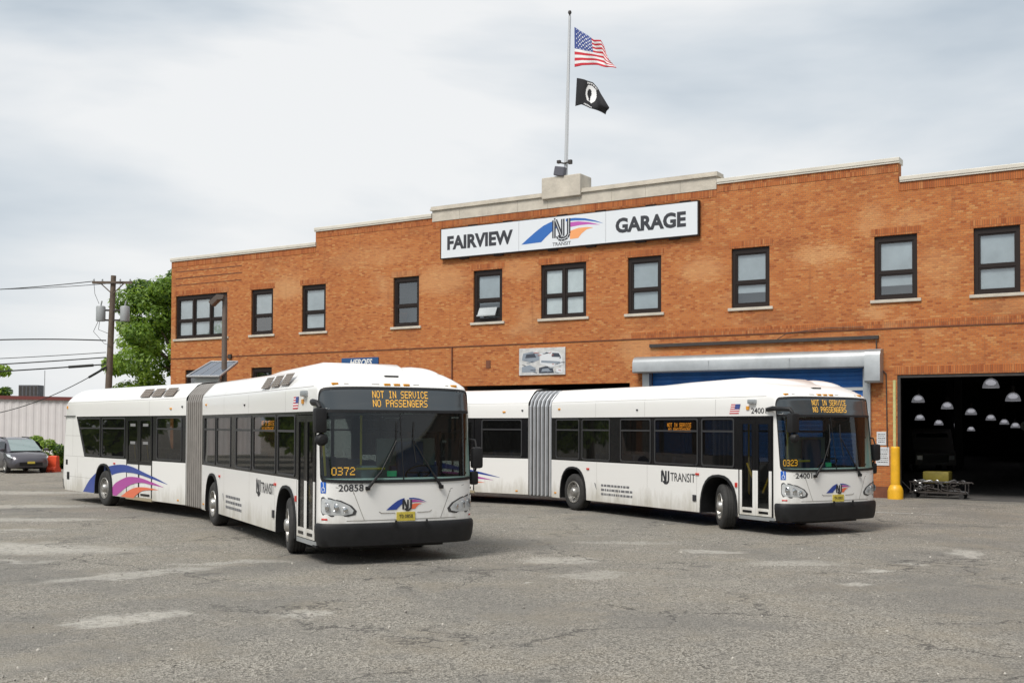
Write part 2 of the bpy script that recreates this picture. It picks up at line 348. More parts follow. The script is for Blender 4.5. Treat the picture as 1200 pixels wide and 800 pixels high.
# asphalt yard, worn patches as stains in the surface
def asphalt():
    m_ = bpy.data.materials.new('worn_asphalt'); m_.use_nodes = True; t = m_.node_tree; b = t.nodes['Principled BSDF']; n = t.nodes; l = t.links
    b.inputs['Roughness'].default_value = .9; b.inputs['Specular IOR Level'].default_value = .3
    tc_ = n.new('ShaderNodeTexCoord'); P = tc_.outputs['Object']
    def noise(sc, det=5, rough=.6, vec=P, dist=0):
        q = n.new('ShaderNodeTexNoise'); q.inputs['Scale'].default_value = sc; q.inputs['Detail'].default_value = det
        q.inputs['Roughness'].default_value = rough; q.inputs['Distortion'].default_value = dist; l.new(vec, q.inputs['Vector']); return q.outputs['Fac']
    def rng(f, a, b_, lo=0, hi=1):
        r_ = n.new('ShaderNodeMapRange'); r_.interpolation_type = 'SMOOTHSTEP'
        for k, v in (('From Min', a), ('From Max', b_), ('To Min', lo), ('To Max', hi)): r_.inputs[k].default_value = v
        l.new(f, r_.inputs['Value']); return r_.outputs[0]
    def mix(fac, c, col, mode='MIX'):
        k = n.new('ShaderNodeMixRGB'); k.blend_type = mode; l.new(fac, k.inputs[0])
        if isinstance(c, tuple): k.inputs[1].default_value = (*c, 1)
        else: l.new(c, k.inputs[1])
        if isinstance(col, tuple): k.inputs[2].default_value = (*col, 1)
        else: l.new(col, k.inputs[2])
        return k.outputs[0]
    def mth(op, a, b_=None):
        k = n.new('ShaderNodeMath'); k.operation = op
        for i, v in enumerate((a, b_)):
            if v is None: continue
            if isinstance(v, (int, float)): k.inputs[i].default_value = v
            else: l.new(v, k.inputs[i])
        return k.outputs[0]
    # aggregate: voronoi stones
    v_ = n.new('ShaderNodeTexVoronoi'); v_.inputs['Scale'].default_value = 62; l.new(P, v_.inputs['Vector'])
    bw = n.new('ShaderNodeRGBToBW'); l.new(v_.outputs['Color'], bw.inputs[0])
    v2 = n.new('ShaderNodeTexVoronoi'); v2.inputs['Scale'].default_value = 31; l.new(P, v2.inputs['Vector'])
    bw2 = n.new('ShaderNodeRGBToBW'); l.new(v2.outputs['Color'], bw2.inputs[0])
    c = mix(rng(bw.outputs[0], .15, .85), (.13, .12, .10), (.50, .462, .40))
    c = mix(rng(bw2.outputs[0], .24, .14, 0, .7), c, (.06, .055, .048))
    c = mix(rng(bw2.outputs[0], .82, .9, 0, .5), c, (.46, .43, .38))
    c = mix(rng(noise(1.6, 6, .7), .35, .7, 0, .5), c, (.245, .231, .203))
    c = mix(rng(noise(.22, 6, .62, dist=.4), .44, .62, 0, .55), c, (.182, .175, .162))     # smoother dark lanes
    c = mix(rng(noise(.35, 7, .65), .54, .72, 0, .42), c, (.40, .368, .31))
    c = mix(rng(noise(3.0, 5, .7), .62, .75, 0, .4), c, (.12, .113, .104))
    c = mix(rng(noise(.6, 6, .7), .45, .68, 0, .40), c, (.325, .282, .215))
    # worn patches: (x, y, rx, ry, rot, strength)
    wob = n.new('ShaderNodeTexNoise'); wob.inputs['Scale'].default_value = 1.1; wob.inputs['Detail'].default_value = 6; wob.inputs['Roughness'].default_value = .68; l.new(P, wob.inputs['Vector'])
    sub = n.new('ShaderNodeVectorMath'); sub.operation = 'SUBTRACT'; l.new(wob.outputs['Color'], sub.inputs[0]); sub.inputs[1].default_value = (.5, .5, .5)
    scl = n.new('ShaderNodeVectorMath'); scl.operation = 'SCALE'; l.new(sub.outputs[0], scl.inputs[0]); scl.inputs[3].default_value = 1.5
    add = n.new('ShaderNodeVectorMath'); add.operation = 'ADD'; l.new(P, add.inputs[0]); l.new(scl.outputs[0], add.inputs[1])
    tot = None
    for (x, y, rx, ry, rot, st) in [(-9.3, 20.0, 2.7, .95, -.12, 1), (-8.2, 18.0, .8, .3, -.2, .7), (-4.5, 12.75, .62, .42, .55, 1), (-4.0, 13.1, .3, .3, .3, .9), (-2.55, 13.1, .33, .42, 0, .9),
                                     (-5.6, 16.6, 1.5, .38, .75, .8), (-4.5, 18.0, 1.0, .25, .3, .7), (.8, 18.5, .62, .5, 0, .8), (1.15, 16.7, .6, .4, .2, .6), (8.0, 19.6, .22, .8, -.42, 1),
                                     (5.7, 17.3, .28, .22, 0, 1.1), (4.8, 15.8, .26, .2, 0, 1), (3.6, 19.8, .55, .3, 0, .9), (4.7, 18.2, .8, .4, .1, .65), (6.6, 18.0, .3, .3, 0, .8), (.35, 15.7, .09, .12, 0, 1.3),
                                     (2.2, 21.3, 1.0, .35, 0, .5), (-11.5, 26, 2.2, .5, 0, .8), (-14, 30, 3, .7, .1, .8), (-11, 23.3, 1.5, .4, 0, .7), (9.0, 17.3, .7, .3, 0, .6), (-17, 36, 4, .9, .1, .8)]:
        mp_ = n.new('ShaderNodeMapping'); mp_.vector_type = 'TEXTURE'; mp_.inputs['Location'].default_value = (x, y, 0); mp_.inputs['Rotation'].default_value = (0, 0, rot); mp_.inputs['Scale'].default_value = (rx, ry, 1)
        l.new(add.outputs[0], mp_.inputs[0]); ln = n.new('ShaderNodeVectorMath'); ln.operation = 'LENGTH'; l.new(mp_.outputs[0], ln.inputs[0])
        f = rng(ln.outputs['Value'], 1.25, .55, 0, st); tot = f if tot is None else mth('MAXIMUM', tot, f)
    tot = mth('MULTIPLY', tot, rng(noise(9, 6, .8), .36, .56, .1, 1))
    c = mix(mth('MULTIPLY', tot, .72), c, (.60, .57, .51))
    # thin cracks
    vc = n.new('ShaderNodeTexVoronoi'); vc.feature = 'DISTANCE_TO_EDGE'; vc.inputs['Scale'].default_value = .28; l.new(add.outputs[0], vc.inputs['Vector'])
    cm = mth('MULTIPLY', rng(vc.outputs['Distance'], .010, .002), rng(noise(.4, 2), .42, .55, 0, .8))
    c = mix(cm, c, (.075, .07, .065))
    # oil spots
    c = mix(rng(noise(.8, 4, .55), .64, .72, 0, .5), c, (.10, .095, .088))
    l.new(c, b.inputs['Base Color'])
    bn = n.new('ShaderNodeBump'); bn.inputs['Distance'].default_value = .02; bn.inputs['Strength'].default_value = 1
    l.new(mth('ADD', v_.outputs['Distance'], mth('MULTIPLY', noise(5), .6)), bn.inputs['Height']); l.new(bn.outputs[0], b.inputs['Normal'])
    return m_
M['asphalt'] = asphalt()

# ---------------------------------------------------------------- ground
g = MB()
xs_ = [-900, -200, -60, 0, 60, 200, 900]; ys_ = [-300, -40, 0, 40, 90, 200, 1200]
g.grid([[(x, y, 0) for x in xs_] for y in ys_])
tag(g.build('ground', M['asphalt'], merge=True), kind='structure')
# yard line painted by the garage door
pl = MB()
pl.quad([(9.35, 29.1, .004), (10.35, 28.62, .004), (10.38, 28.72, .004), (9.38, 29.22, .004)])
pl.quad([(10.5, 28.5, .004), (11.0, 28.25, .004), (11.02, 28.31, .004), (10.52, 28.57, .004)])
tag(pl.build('painted_line', mat('worn_line_paint', (.52, .51, .47), .8, var=(9, .35))), kind='structure')

# ---------------------------------------------------------------- garage building
BX, BY, BA = 12.0684, 34.7384, -.5573
def place(o): o.location = (BX, BY, 0); o.rotation_euler = (0, 0, BA); return o
def world(s, d, z=0): return Vector((BX+cos(BA)*s-sin(BA)*d, BY+sin(BA)*s+cos(BA)*d, z))
bld = empty('garage_building', (BX, BY, 0), BA, 'long orange brick bus garage with stepped parapet and dark framed windows', 'building')
S0, S1 = -33.2, 26.0
def parapet(s):   # brick top
    if s < -24.19: return 9.90
    if s < -18.0: return 10.52
    if s < -5.97: return 10.36
    if s < .06: return 10.52
    return 9.90
ZB, ZT = 6.24, 8.26
wins = [(-32.9, -29.5, 3), (-27.99, -26.66, 1), (-24.96, -23.6, 1), (-19.96, -18.65, 1), (-16.01, -14.68, 1), (-12.96, -11.03, 2), (-9.35, -8.04, 1), (-5.44, -4.11, 1), (-.69, .62, 1), (2.26, 3.56, 1), (6.3, 7.6, 1), (10.2, 11.5, 1), (15, 16.3, 1)]
low_wins = [(-32.2, -31.0), (-27.95, -26.7)]
GZ = 3.86
holes = [(a, b, ZB, ZT) for a, b, k in wins]+[(a, b, 3.3, 4.78) for a, b in low_wins]+[(-16.55, -9.26, 0, 3.78), (-8.5, -1.0, 0, 4.12), (0, 8.6, 0, GZ), (12, 20, 0, GZ)]
ss = sorted(set([S0, S1, -24.19, -18.0, -5.97, .06]+[h[0] for h in holes]+[h[1] for h in holes]))
zs = sorted(set([0, 9.90, 10.36, 10.52]+[h[2] for h in holes]+[h[3] for h in holes]))
wl = MB()
for i in range(len(ss)-1):
    for j in range(len(zs)-1):
        sc, zc = (ss[i]+ss[i+1])/2, (zs[j]+zs[j+1])/2
        if zc > parapet(sc): continue
        if any(h[0] < sc < h[1] and h[2] < zc < h[3] for h in holes): continue
        wl.quad([(ss[i], 0, zs[j]), (ss[i+1], 0, zs[j]), (ss[i+1], 0, zs[j+1]), (ss[i], 0, zs[j+1])])
for (a, b, z0, z1) in holes:
    d = .4
    wl.quad([(a, 0, z0), (a, d, z0), (a, d, z1), (a, 0, z1)]); wl.quad([(b, 0, z0), (b, d, z0), (b, d, z1), (b, 0, z1)])
    wl.quad([(a, 0, z1), (b, 0, z1), (b, d, z1), (a, d, z1)])
    if z0 > 0: wl.quad([(a, 0, z0), (b, 0, z0), (b, d, z0), (a, d, z0)])
# ends, back of parapet, returns at the steps
wl.quad([(S0, 0, 0), (S0, 60, 0), (S0, 60, 9.9), (S0, 0, 9.9)]); wl.quad([(S1, 0, 0), (S1, 60, 0), (S1, 60, 9.9), (S1, 0, 9.9)])
wl.quad([(S0, 66, 0), (S1, 66, 0), (S1, 66, 9.9), (S0, 66, 9.9)])
for s, za, zb in ((-24.19, 9.9, 10.52), (-18, 10.36, 10.52), (-5.97, 10.36, 10.52), (.06, 9.9, 10.52)):
    wl.quad([(s, 0, za), (s, .4, za), (s, .4, zb), (s, 0, zb)])
wl.build('wall', M['wallbrick'], bld, merge=True)
rf = MB(); rf.box(S0+.05, S1-.05, .4, 66, 9.1, 9.3)
for a, b, z in ((S0, -24.19, 9.9), (-24.19, -18, 10.52), (-5.97, .06, 10.52), (.06, S1, 9.9)): rf.quad([(a, .4, 9.3), (b, .4, 9.3), (b, .4, z), (a, .4, z)])
rf.quad([(-18, .4, 9.3), (-5.97, .4, 9.3), (-5.97, .4, 10.36), (-18, .4, 10.36)])
rf.build('roof', M['concrete'], bld)
def coping(a, b, z, mt=M['coping'], e0=.04, e1=.04):
    c_ = MB(); prof = [(-.055, z), (-.055, z+.05), (-.075, z+.06), (-.075, z+.165), (-.05, z+.18), (.47, z+.18), (.47, z)]
    rows = []
    n = max(2, int((b-a)/1.6)); 
    for i in range(n+1):
        s = a-e0+(b-a+e0+e1)*i/n
        rows.append([(s, p[0], p[1]+random.uniform(-.003, .003)) for p in prof])
    c_.grid(rows, closed=True); c_.f.append(tuple(range(7))); c_.mi.append(0); k = len(c_.v)-7; c_.f.append(tuple(range(k, k+7))); c_.mi.append(0)
    c_.build('coping', mt, bld, smooth=25)
coping(S0, -24.19, 9.90); coping(-24.19, -18.0, 10.52, e1=-.02); coping(-5.97, .06, 10.52, e0=-.02); coping(.06, S1, 9.90, e0=-.05)
# limestone attic block
st = MB(); n = 9
for i in range(n):
    a = -18+12.03*i/n; b = -18+12.03*(i+1)/n
    st.box(a+.004, b-.004, -.03, .5, 10.363, 10.80)
st.box(-18.06, -5.91, -.10, .54, 10.802, 10.87); st.box(-18.04, -5.93, -.07, .53, 10.872, 10.96)
st.build('attic_stone', M['stone'], bld)
pb = MB(); pb.bevbox(-12.85, -11.2, -.16, .72, 10.70, 11.50, .03); pb.build('flagpole_plinth', M['stone'], bld)
# soldier courses
sc_ = MB()
for a, b, z in ((S0, -24.2, 9.9), (-24.18, -18.01, 10.52), (-17.99, -5.98, 10.36), (-5.96, .05, 10.52), (.07, S1, 9.9)):
    sc_.box(a, b, -.012, .02, z-.27, z-.004)
for a, b, k in wins: sc_.box(a-.1, b+.1, -.008, .02, ZT+.004, ZT+.235)
for a, b in ((-.1, 8.7), (11.9, 20.1)): sc_.box(a, b, -.010, .02, GZ+.004, GZ+.26)
sc_.box(-9.2, S1, -.012, .02, 5.348, 5.56)
sc_.build('soldier_course', M['soldier'], bld)
bc = MB()
bc.box(S0, S1, -.022, .02, 5.31, 5.345)  # thin dark strip painted in as the shadow line beneath the soldier course
for z in (8.75, 9.07, 9.38): bc.box(S0+.3, -28.6, -.008, .02, z, z+.035)
for a, b in ((S0, -16.56), (-9.25, -8.74), (-.79, -.001), (8.61, 11.99), (20.01, S1)): bc.box(a, b, -.02, .02, 0, .36)
bc.build('belt_course', M['belt'], bld)

DARKROOM = (-27.99, -19.96)  # room walls darkened here to stand for tree reflections in the panes
def window(a, b, z0, z1, lights, kind):
    f = MB(); y0, y1 = .07, .17; fr = .12
    f.box(a, a+fr, y0, y1, z0, z1); f.box(b-fr, b, y0, y1, z0, z1); f.box(a+fr, b-fr, y0, y1, z1-fr-.06, z1); f.box(a+fr, b-fr, y0, y1, z0, z0+fr)
    zm = z0+(z1-z0)*.42
    f.box(a+fr, b-fr, y0+.01, y1, zm-.035, zm+.035)
    for i in range(1, lights):
        s = a+(b-a)*i/lights; f.box(s-.05, s+.05, y0-.004, y1-.004, z0+fr-.02, z1-fr-.04)
    # inner sash
    for i in range(lights):
        p = a+fr if i == 0 else a+(b-a)*i/lights+.05; q = b-fr if i == lights-1 else a+(b-a)*(i+1)/lights-.05
        for (u, v) in ((z0+fr, zm-.035), (zm+.035, z1-fr-.06)):
            f.box(p, p+.055, y0+.025, y1-.01, u, v); f.box(q-.055, q, y0+.025, y1-.01, u, v); f.box(p+.055, q-.055, y0+.025, y1-.01, u, u+.05); f.box(p+.055, q-.055, y0+.025, y1-.01, v-.05, v)
    w_ = f.build('window', M['frame'], bld)
    gl = MB(); gl.quad([(a+.05, .14, z0+.05), (b-.05, .14, z0+.05), (b-.05, .14, z1-.05), (a+.05, .14, z1-.05)]); gl.build('pane', M['bglass'], w_)
    if kind is not None:
        bb = MB(); zc = z0+(z1-z0)*kind
        nsl = int((z1-zc)/.06)
        bb.quad([(a+.06, .165, zc), (b-.06, .165, zc), (b-.06, .165, z1), (a+.06, .165, z1)])
        bb.build('blind', M['curtain'] if lights == 2 else M['blind'], w_)
    rb = MB(); rb.box(a+.02, b-.02, .9, .95, z0, z1); rb.build('room_wall', M['wdark'] if a in DARKROOM else M['winterior'], w_)
    si = MB(); si.bevbox(a-.12, b+.12, -.06, .1, z0-.10, z0-.002, .012); si.build('sill', M['stone'], w_)
kinds = [.0, .45, 0, None, .35, 0, 0, .25, .22, 0, .4, .5, .4]
for (a, b, k), kd in zip(wins, kinds): window(a, b, ZB, ZT, k, kd)
for a, b in low_wins:
    window(a, b, 3.3, 4.78, 1, None)
# open awning sash of the fifth window
aw = MB(); aw.box(-15.78, -14.92, -.13, -.10, 6.46, 6.51); aw.quad([(-15.76, -.10, 6.50), (-14.94, -.10, 6.50), (-14.94, .05, 6.80), (-15.76, .05, 6.80)])
aw.build('open_sash', [M['blind']], bld)

# hall behind the openings
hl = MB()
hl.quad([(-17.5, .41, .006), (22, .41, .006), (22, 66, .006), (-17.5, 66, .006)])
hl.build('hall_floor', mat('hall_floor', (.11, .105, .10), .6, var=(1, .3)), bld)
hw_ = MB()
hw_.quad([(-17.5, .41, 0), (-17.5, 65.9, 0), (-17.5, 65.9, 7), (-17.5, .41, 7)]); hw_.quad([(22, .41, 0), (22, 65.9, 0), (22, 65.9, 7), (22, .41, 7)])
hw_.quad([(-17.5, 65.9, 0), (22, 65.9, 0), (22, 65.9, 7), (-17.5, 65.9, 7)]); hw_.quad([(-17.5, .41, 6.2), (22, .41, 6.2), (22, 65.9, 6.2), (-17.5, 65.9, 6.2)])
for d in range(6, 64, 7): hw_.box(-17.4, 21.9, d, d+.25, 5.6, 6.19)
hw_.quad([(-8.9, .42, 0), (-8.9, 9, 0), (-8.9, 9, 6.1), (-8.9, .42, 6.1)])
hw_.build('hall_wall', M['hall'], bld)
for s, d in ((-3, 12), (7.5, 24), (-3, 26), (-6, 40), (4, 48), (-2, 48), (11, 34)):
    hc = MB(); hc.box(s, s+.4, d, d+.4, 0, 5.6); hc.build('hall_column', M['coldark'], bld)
# steel lintel trims of the big door
lt = MB(); lt.box(-.0, 8.6, .02, .12, GZ-.09, GZ-.003); lt.box(0.002, .09, .02, .12, 0, GZ-.095); lt.build('door_frame', M['pipe'], bld)

# roller shutter door with galvanised hood
sh = MB()
z = .02
while z < 4.1:
    sh.grid([[(-8.45, .20, z), (-1.05, .20, z)], [(-8.45, .190, z+.03), (-1.05, .190, z+.03)], [(-8.45, .190, z+.11), (-1.05, .190, z+.11)], [(-8.45, .20, z+.14), (-1.05, .20, z+.14)]]); z += .143
shd = sh.build('roller_door', M['bluedoor'], bld)
sp = MB(); sp.box(-8.45, -1.05, .15, .172, 3.40, 3.50); sp.build('white_stripe', M['paper'], shd)
hd = MB()
prof = [(0.002, 4.10), (-.40, 4.10), (-.44, 4.14), (-.44, 4.46), (-.38, 4.58), (-.26, 4.66), (.002, 4.69)]
hd.grid([[(s, p[0], p[1]) for p in prof] for s in (-8.95, -6.1, -3.3, -.9)])
hd.poly([(p[0], p[1]) for p in prof], lambda u, v: (-8.95, u, v))
prof2 = [(0.003, 3.62), (-.40, 3.62), (-.45, 3.68), (-.45, 4.46), (-.39, 4.59), (-.27, 4.67), (.003, 4.70)]
hd.grid([[(s, p[0], p[1]) for p in prof2] for s in (-.9, -.42)])
for s in (-.9, -.42): hd.poly(prof2, lambda u, v, s=s: (s, u, v))
for s in (-6.1, -3.3): hd.box(s-.015, s+.015, -.446, -.436, 4.15, 4.45)
hd.build('shutter_hood', M['galv'], bld, smooth=30)
gr = MB(); gr.box(-8.72, -8.46, -.10, .16, 0, 4.09); gr.build('door_rail', M['galv'], bld); gr = MB(); gr.box(-1.03, -.80, -.12, .16, 0, 4.09); gr.build('door_rail', M['galv'], bld)
br_ = MB(); br_.box(-8.46, -.55, -.09, -.005, 5.01, 5.12); br_.build('steel_beam', M['pipe'], bld)
cb_ = MB(); cb_.tube([(-.62, -.06, 4.98), (-.62, -.05, 4.2), (-.33, -.03, 3.9), (-.30, -.03, 1.6)], .018); cb_.tube([(-3.9, -.06, 5.08), (-3.5, -.1, 5.3), (-2.2, -.05, 5.42), (-1.0, -.05, 5.4)], .012)
cb_.build('conduit', M['pipe'], bld)
vp = MB(); vp.tube([(-17.0, -.03, 5.3), (-17.0, -.03, 0)], .03); vp.build('drain_pipe', M['belt'], bld)
vb = MB(); vb.box(-15.4, -15.2, -.02, .01, 4.45, 4.75); vb.build('wall_vent', M['belt'], bld)
wbx = MB(); wbx.bevbox(-29.35, -29.15, -.1, 0, 5.22, 5.42, .02); wbx.build('junction_box', M['pipe'], bld)

# ---------------------------------------------------------------- signs on the facade
def fmap(off): return lambda u, v: (u, -off, v)
def swoosh(mb, fn, x, z, w_, h_, mi):   # the railway emblem: blue limb, blue, magenta and orange tails. unit box 0..1 x 0..1
    def P(l): return [(x+a*w_, z+b*h_) for a, b in l]
    mb.poly(P([(0, 0), (.07, .22), (.17, .52), (.27, .78), (.36, .92), (.44, 1.0), (.44, .62), (.37, .45), (.30, .22), (.25, .03)]), fn, mi[0])
    mb.poly(P([(.55, 1.0), (.66, 1.0), (.78, .93), (.90, .78), (1.0, .60), (.90, .72), (.78, .83), (.66, .88), (.55, .88)]), fn, mi[0])
    mb.poly(P([(.60, .82), (.70, .82), (.82, .74), (.96, .56), (.82, .64), (.72, .64), (.60, .60)]), fn, mi[1])
    mb.poly(P([(.60, .42), (.70, .52), (.80, .52), (.88, .47), (.80, .42), (.74, .25), (.70, .06), (.60, .04)]), fn, mi[2])
def stroke(mb, pts, wd, fn, mi):
    for i in range(len(pts)-1):
        a, b = Vector(pts[i]), Vector(pts[i+1]); d = (b-a).normalized(); n_ = Vector((-d.y, d.x))*wd/2; e_ = d*wd*.0
        q = [a-n_-e_, b-n_+e_, b+n_+e_, a+n_-e_]; mb.quad([fn(*p) for p in q], mi)
def monogram(mb, fn, x, z, w_, h_, mi, mj, fn2):
    N_ = [(x+.08*w_, z), (x+.08*w_, z+.95*h_), (x+.16*w_, z+.95*h_), (x+.50*w_, z+.06*h_), (x+.56*w_, z+.06*h_), (x+.56*w_, z+.97*h_)]
    J_ = [(x+.88*w_, z+.97*h_), (x+.88*w_, z+.16*h_), (x+.80*w_, z+.0*h_), (x+.66*w_, z-.08*h_), (x+.50*w_, z-.10*h_), (x+.34*w_, z-.04*h_), (x+.28*w_, z+.10*h_)]
    for p in (N_, J_):
        stroke(mb, p, .19*w_, fn, mi)
    if mj is not None:
        for p in (N_, J_): stroke(mb, p, .03*w_, fn2, mj)

sg = empty('garage_sign', (BX, BY, 0), BA, 'long white sign reading FAIRVIEW GARAGE above the second floor windows', 'sign')
bd = MB(); bd.box(-17.49, -6.56, -.16, -.02, 8.80, 10.02); bd.build('sign_case', M['frame'], sg)
fc = MB()
for a, b in ((-17.44, -13.84), (-13.83, -10.15), (-10.14, -6.61)): fc.box(a, b, -.172, -.161, 8.84, 9.98)
fc.build('sign_face', M['signw'], sg)
for wd_, aw_, bw2_, cw_, dw_, ew_ in (('FAIRVIEW', 3.05, .55, .045, -17.15, 9.14), ('GARAGE', 2.72, .55, .045, -9.75, 9.14), ('TRANSIT', .78, .13, .01, -12.36, 8.90)):
    tx = MB(); add2d(tx, text2d(wd_, aw_, bw2_, cw_, dw_, ew_), fmap(.176)); tx.build('sign_lettering', M['lettering'], sg)
tx = MB(); 0 and add2d(tx, text2d('FAIRVIEW', 3.05, .55, .05, -17.15, 9.14), fmap(.176)); 0 and add2d(tx, text2d('GARAGE', 2.72, .55, .05, -9.75, 9.14), fmap(.176))
0 and add2d(tx, text2d('TRANSIT', .78, .13, .01, -12.36, 8.90), fmap(.176))
monogram(tx, fmap(.178), -12.36, 9.20, .78, .70, 0, 1, fmap(.181)); tx.build('monogram', [M['lettering'], M['signw']], sg)
sw = MB(); swoosh(sw, fmap(.175), -13.72, 9.07, 3.5, .80, (0, 1, 2)); sw.build('emblem', [M['signblue'], mat('sign_magenta', (.5, .10, .42), .45), mat('sign_orange', (.85, .36, .14), .45)], sg)
bk = MB()
for s in (-16.2, -14.6, -12.2, -10.6, -8.6, -7.3):
    bk.box(s, s+.4, -.12, -.02, 10.022, 10.06); bk.box(s-.4, s, -.12, -.02, 8.75, 8.798)
bk.build('bracket', M['frame'], sg)

# truck mural board
po = empty('mural_board', (BX, BY, 0), BA, 'small white mural board painted with grey trucks left of the shutter hood', 'board')
b_ = MB(); b_.bevbox(-13.88, -11.88, -.05, -.004, 4.13, 5.15, .01); b_.build('board', mat('mural_white', (.58, .58, .57), .6, var=(5, .3)), po)
mu = MB(); fm = fmap(.056); fm2 = fmap(.060)
def ve(pts, mi, f=fm): mu.poly(pts, f, mi)
ve([(-12.95, 4.55), (-12.95, 4.95), (-12.55, 5.02), (-12.15, 4.98), (-12.0, 4.8), (-11.97, 4.5), (-12.5, 4.42)], 1)
ve([(-12.45, 4.8), (-12.42, 4.95), (-12.15, 4.93), (-12.05, 4.78)], 0, fm2); ve([(-12.9, 4.6), (-12.9, 4.68), (-12.1, 4.62), (-12.1, 4.54)], 2, fm2)
ve([(-13.75, 4.7), (-13.7, 4.95), (-13.3, 5.02), (-13.0, 4.92), (-12.98, 4.7), (-13.3, 4.6)], 2); ve([(-13.6, 4.78), (-13.55, 4.92), (-13.2, 4.94), (-13.12, 4.8)], 0, fm2)
ve([(-13.75, 4.25), (-13.75, 4.45), (-13.4, 4.52), (-13.15, 4.4), (-13.15, 4.25)], 2); ve([(-13.0, 4.2), (-13.0, 4.4), (-12.7, 4.46), (-12.4, 4.36), (-12.35, 4.2)], 0)
ve([(-12.9, 4.25), (-12.85, 4.36), (-12.6, 4.38), (-12.5, 4.27)], 2, fm2); ve([(-12.25, 4.2), (-12.25, 4.36), (-11.98, 4.36), (-11.98, 4.2)], 1)
random.seed(3)
for i in range(26):
    s = random.uniform(-13.75, -12.1); z = random.uniform(4.2, 5.0); l_ = random.uniform(.05, .25); a = random.uniform(-.5, .8)
    stroke(mu, [(s, z), (s+l_*cos(a), z+l_*sin(a)*.5)], .02, fmap(.063), random.choice([0, 0, 2, 3]))
mu.build('mural_trucks', [mat('mural_dark', (.05, .06, .08), .6), mat('mural_light', (.66, .68, .70), .6), mat('mural_grey', (.25, .29, .34), .6), mat('mural_red', (.45, .12, .10), .6)], po)
# blue board behind the bus roof
hb = empty('blue_board', (BX, BY, 0), BA, 'blue board lettered HEROES showing above the near bus roof', 'sign')
b_ = MB(); b_.bevbox(-22.66, -20.69, -.05, -.004, 3.9, 5.04, .01); b_.build('board', mat('board_blue', (.02, .08, .22), .5), hb)
t_ = MB(); add2d(t_, text2d('HEROES', 1.15, .26, .03, -22.2, 4.72), lambda u, v: (u+.25*(v-4.72), -.056, v)); t_.build('board_lettering', M['paper'], hb)
# notices by the big door
for k, (a, b, z0, z1, lab) in enumerate([(-.63, -.34, 1.66, 2.08, 'small white notice, upper of two on the brick pier by the dark doorway'), (-.66, -.25, 1.02, 1.60, 'larger white notice, lower of two on the brick pier by the dark doorway')]):
    e_ = empty('notice', (BX, BY, 0), BA, lab, 'notice', 'notices on the brick pier')
    b_ = MB(); b_.box(a, b, -.02, -.004, z0, z1); b_.build('notice_sheet', mat('notice_paper', (.60, .62, .64), .5), e_)
    t_ = MB(); n = 5 if k == 0 else 7
    for i in range(n):
        z = z1-.07-(z1-z0-.12)*i/n; h = .012 if i % 2 else .02; s = a+.04
        while s < b-.06:
            l_ = random.uniform(.02, .07); t_.quad([fmap(.024)(s, z), fmap(.024)(min(s+l_, b-.03), z), fmap(.024)(min(s+l_, b-.03), z-h), fmap(.024)(s, z-h)]); s += l_+.015
    t_.build('print', M['ink'], e_)

# ---------------------------------------------------------------- flagpole and flags
fp = empty('flagpole', world(-11.97, .1, 11.5), BA, 'tall grey flagpole on the limestone plinth of the roof', 'flagpole')
b_ = MB(); b_.tube([(0, 0, 0), (0.02, 0, .3), (.17, 0, 6.0)], [.085, .075, .05], 12); b_.build('pole', M['polem'], fp, smooth=50)
b_ = MB(); b_.lathe([(0.001, 0), (.05, .01), (.07, .07), (.05, .13), (.001, .15)], 12, Matrix.Translation((.17, 0, 6.07))); b_.tube([(.17, 0, 6.0), (.17, 0, 6.08)], .03); b_.build('finial', M['pipe'], fp, smooth=50)
b_ = MB(); b_.tube([(-.22, -.1, .55), (.0, -.12, .48), (.28, -.1, .52)], .03); b_.bevbox(-.28, -.14, -.18, -.06, .5, .62, .02); b_.bevbox(.2, .34, -.18, -.06, .42, .58, .02); b_.build('light_bracket', M['pipe'], fp)
b_ = MB(); bm = bmesh.new(); bmesh.ops.create_cube(bm, size=1); bmesh.ops.bevel(bm, geom=list(bm.edges), offset=.06, segments=1, affect='EDGES')
b_.bm(bm, 0, Matrix.Translation((-.1, -.22, .17)) @ Matrix.Rotation(.2, 4, 'Y') @ Matrix.Diagonal((.42, .22, .34, 1))); bm.free(); b_.build('floodlight', mat('flood_grey', (.10, .10, .12), .5), fp)
b_ = MB(); b_.tube([(.13, -.06, .6), (.19, -.06, 5.9)], .008, 5); b_.build('halyard', M['flagw'], fp)

def flag(name, label, origin, outline_top, outline_bot, nu, nv, colf, mats, amp, seed):
    # outlines: polylines (s, z) from hoist to fly; in between blended
    def samp(pl, t):
        k = t*(len(pl)-1); i = min(int(k), len(pl)-2); f = k-i
        return pl[i][0]*(1-f)+pl[i+1][0]*f, pl[i][1]*(1-f)+pl[i+1][1]*f
    mb = MB(); vs = []
    for j in range(nv+1):
        v = j/nv; row = []
        for i in range(nu+1):
            u = i/nu; a = samp(outline_top, u); b = samp(outline_bot, u)
            s = a[0]*(1-v)+b[0]*v; z = a[1]*(1-v)+b[1]*v
            y = .08+amp*u*(sin(9*u+3.0*v+seed)+.5*sin(17*u-5*v+seed*2)); z += .05*u*sin(9*u+4*v+seed)
            row.append((s-origin[0], y-origin[1], z-origin[2]))
        vs.append(row)
    b0 = 0
    for r_ in vs: mb.v += r_
    for j in range(nv):
        for i in range(nu):
            q = j*(nu+1)+i; mb.f.append((q, q+1, q+nu+2, q+nu+1)); mb.mi.append(colf((i+.5)/nu, (j+.5)/nv))
    o = mb.build(name, mats, None, smooth=60); o.location = world(*origin); o.rotation_euler = (0, 0, BA)
    sol = o.modifiers.new('thickness', 'SOLIDIFY'); sol.thickness = .01
    tag(o, label, 'flag'); return o
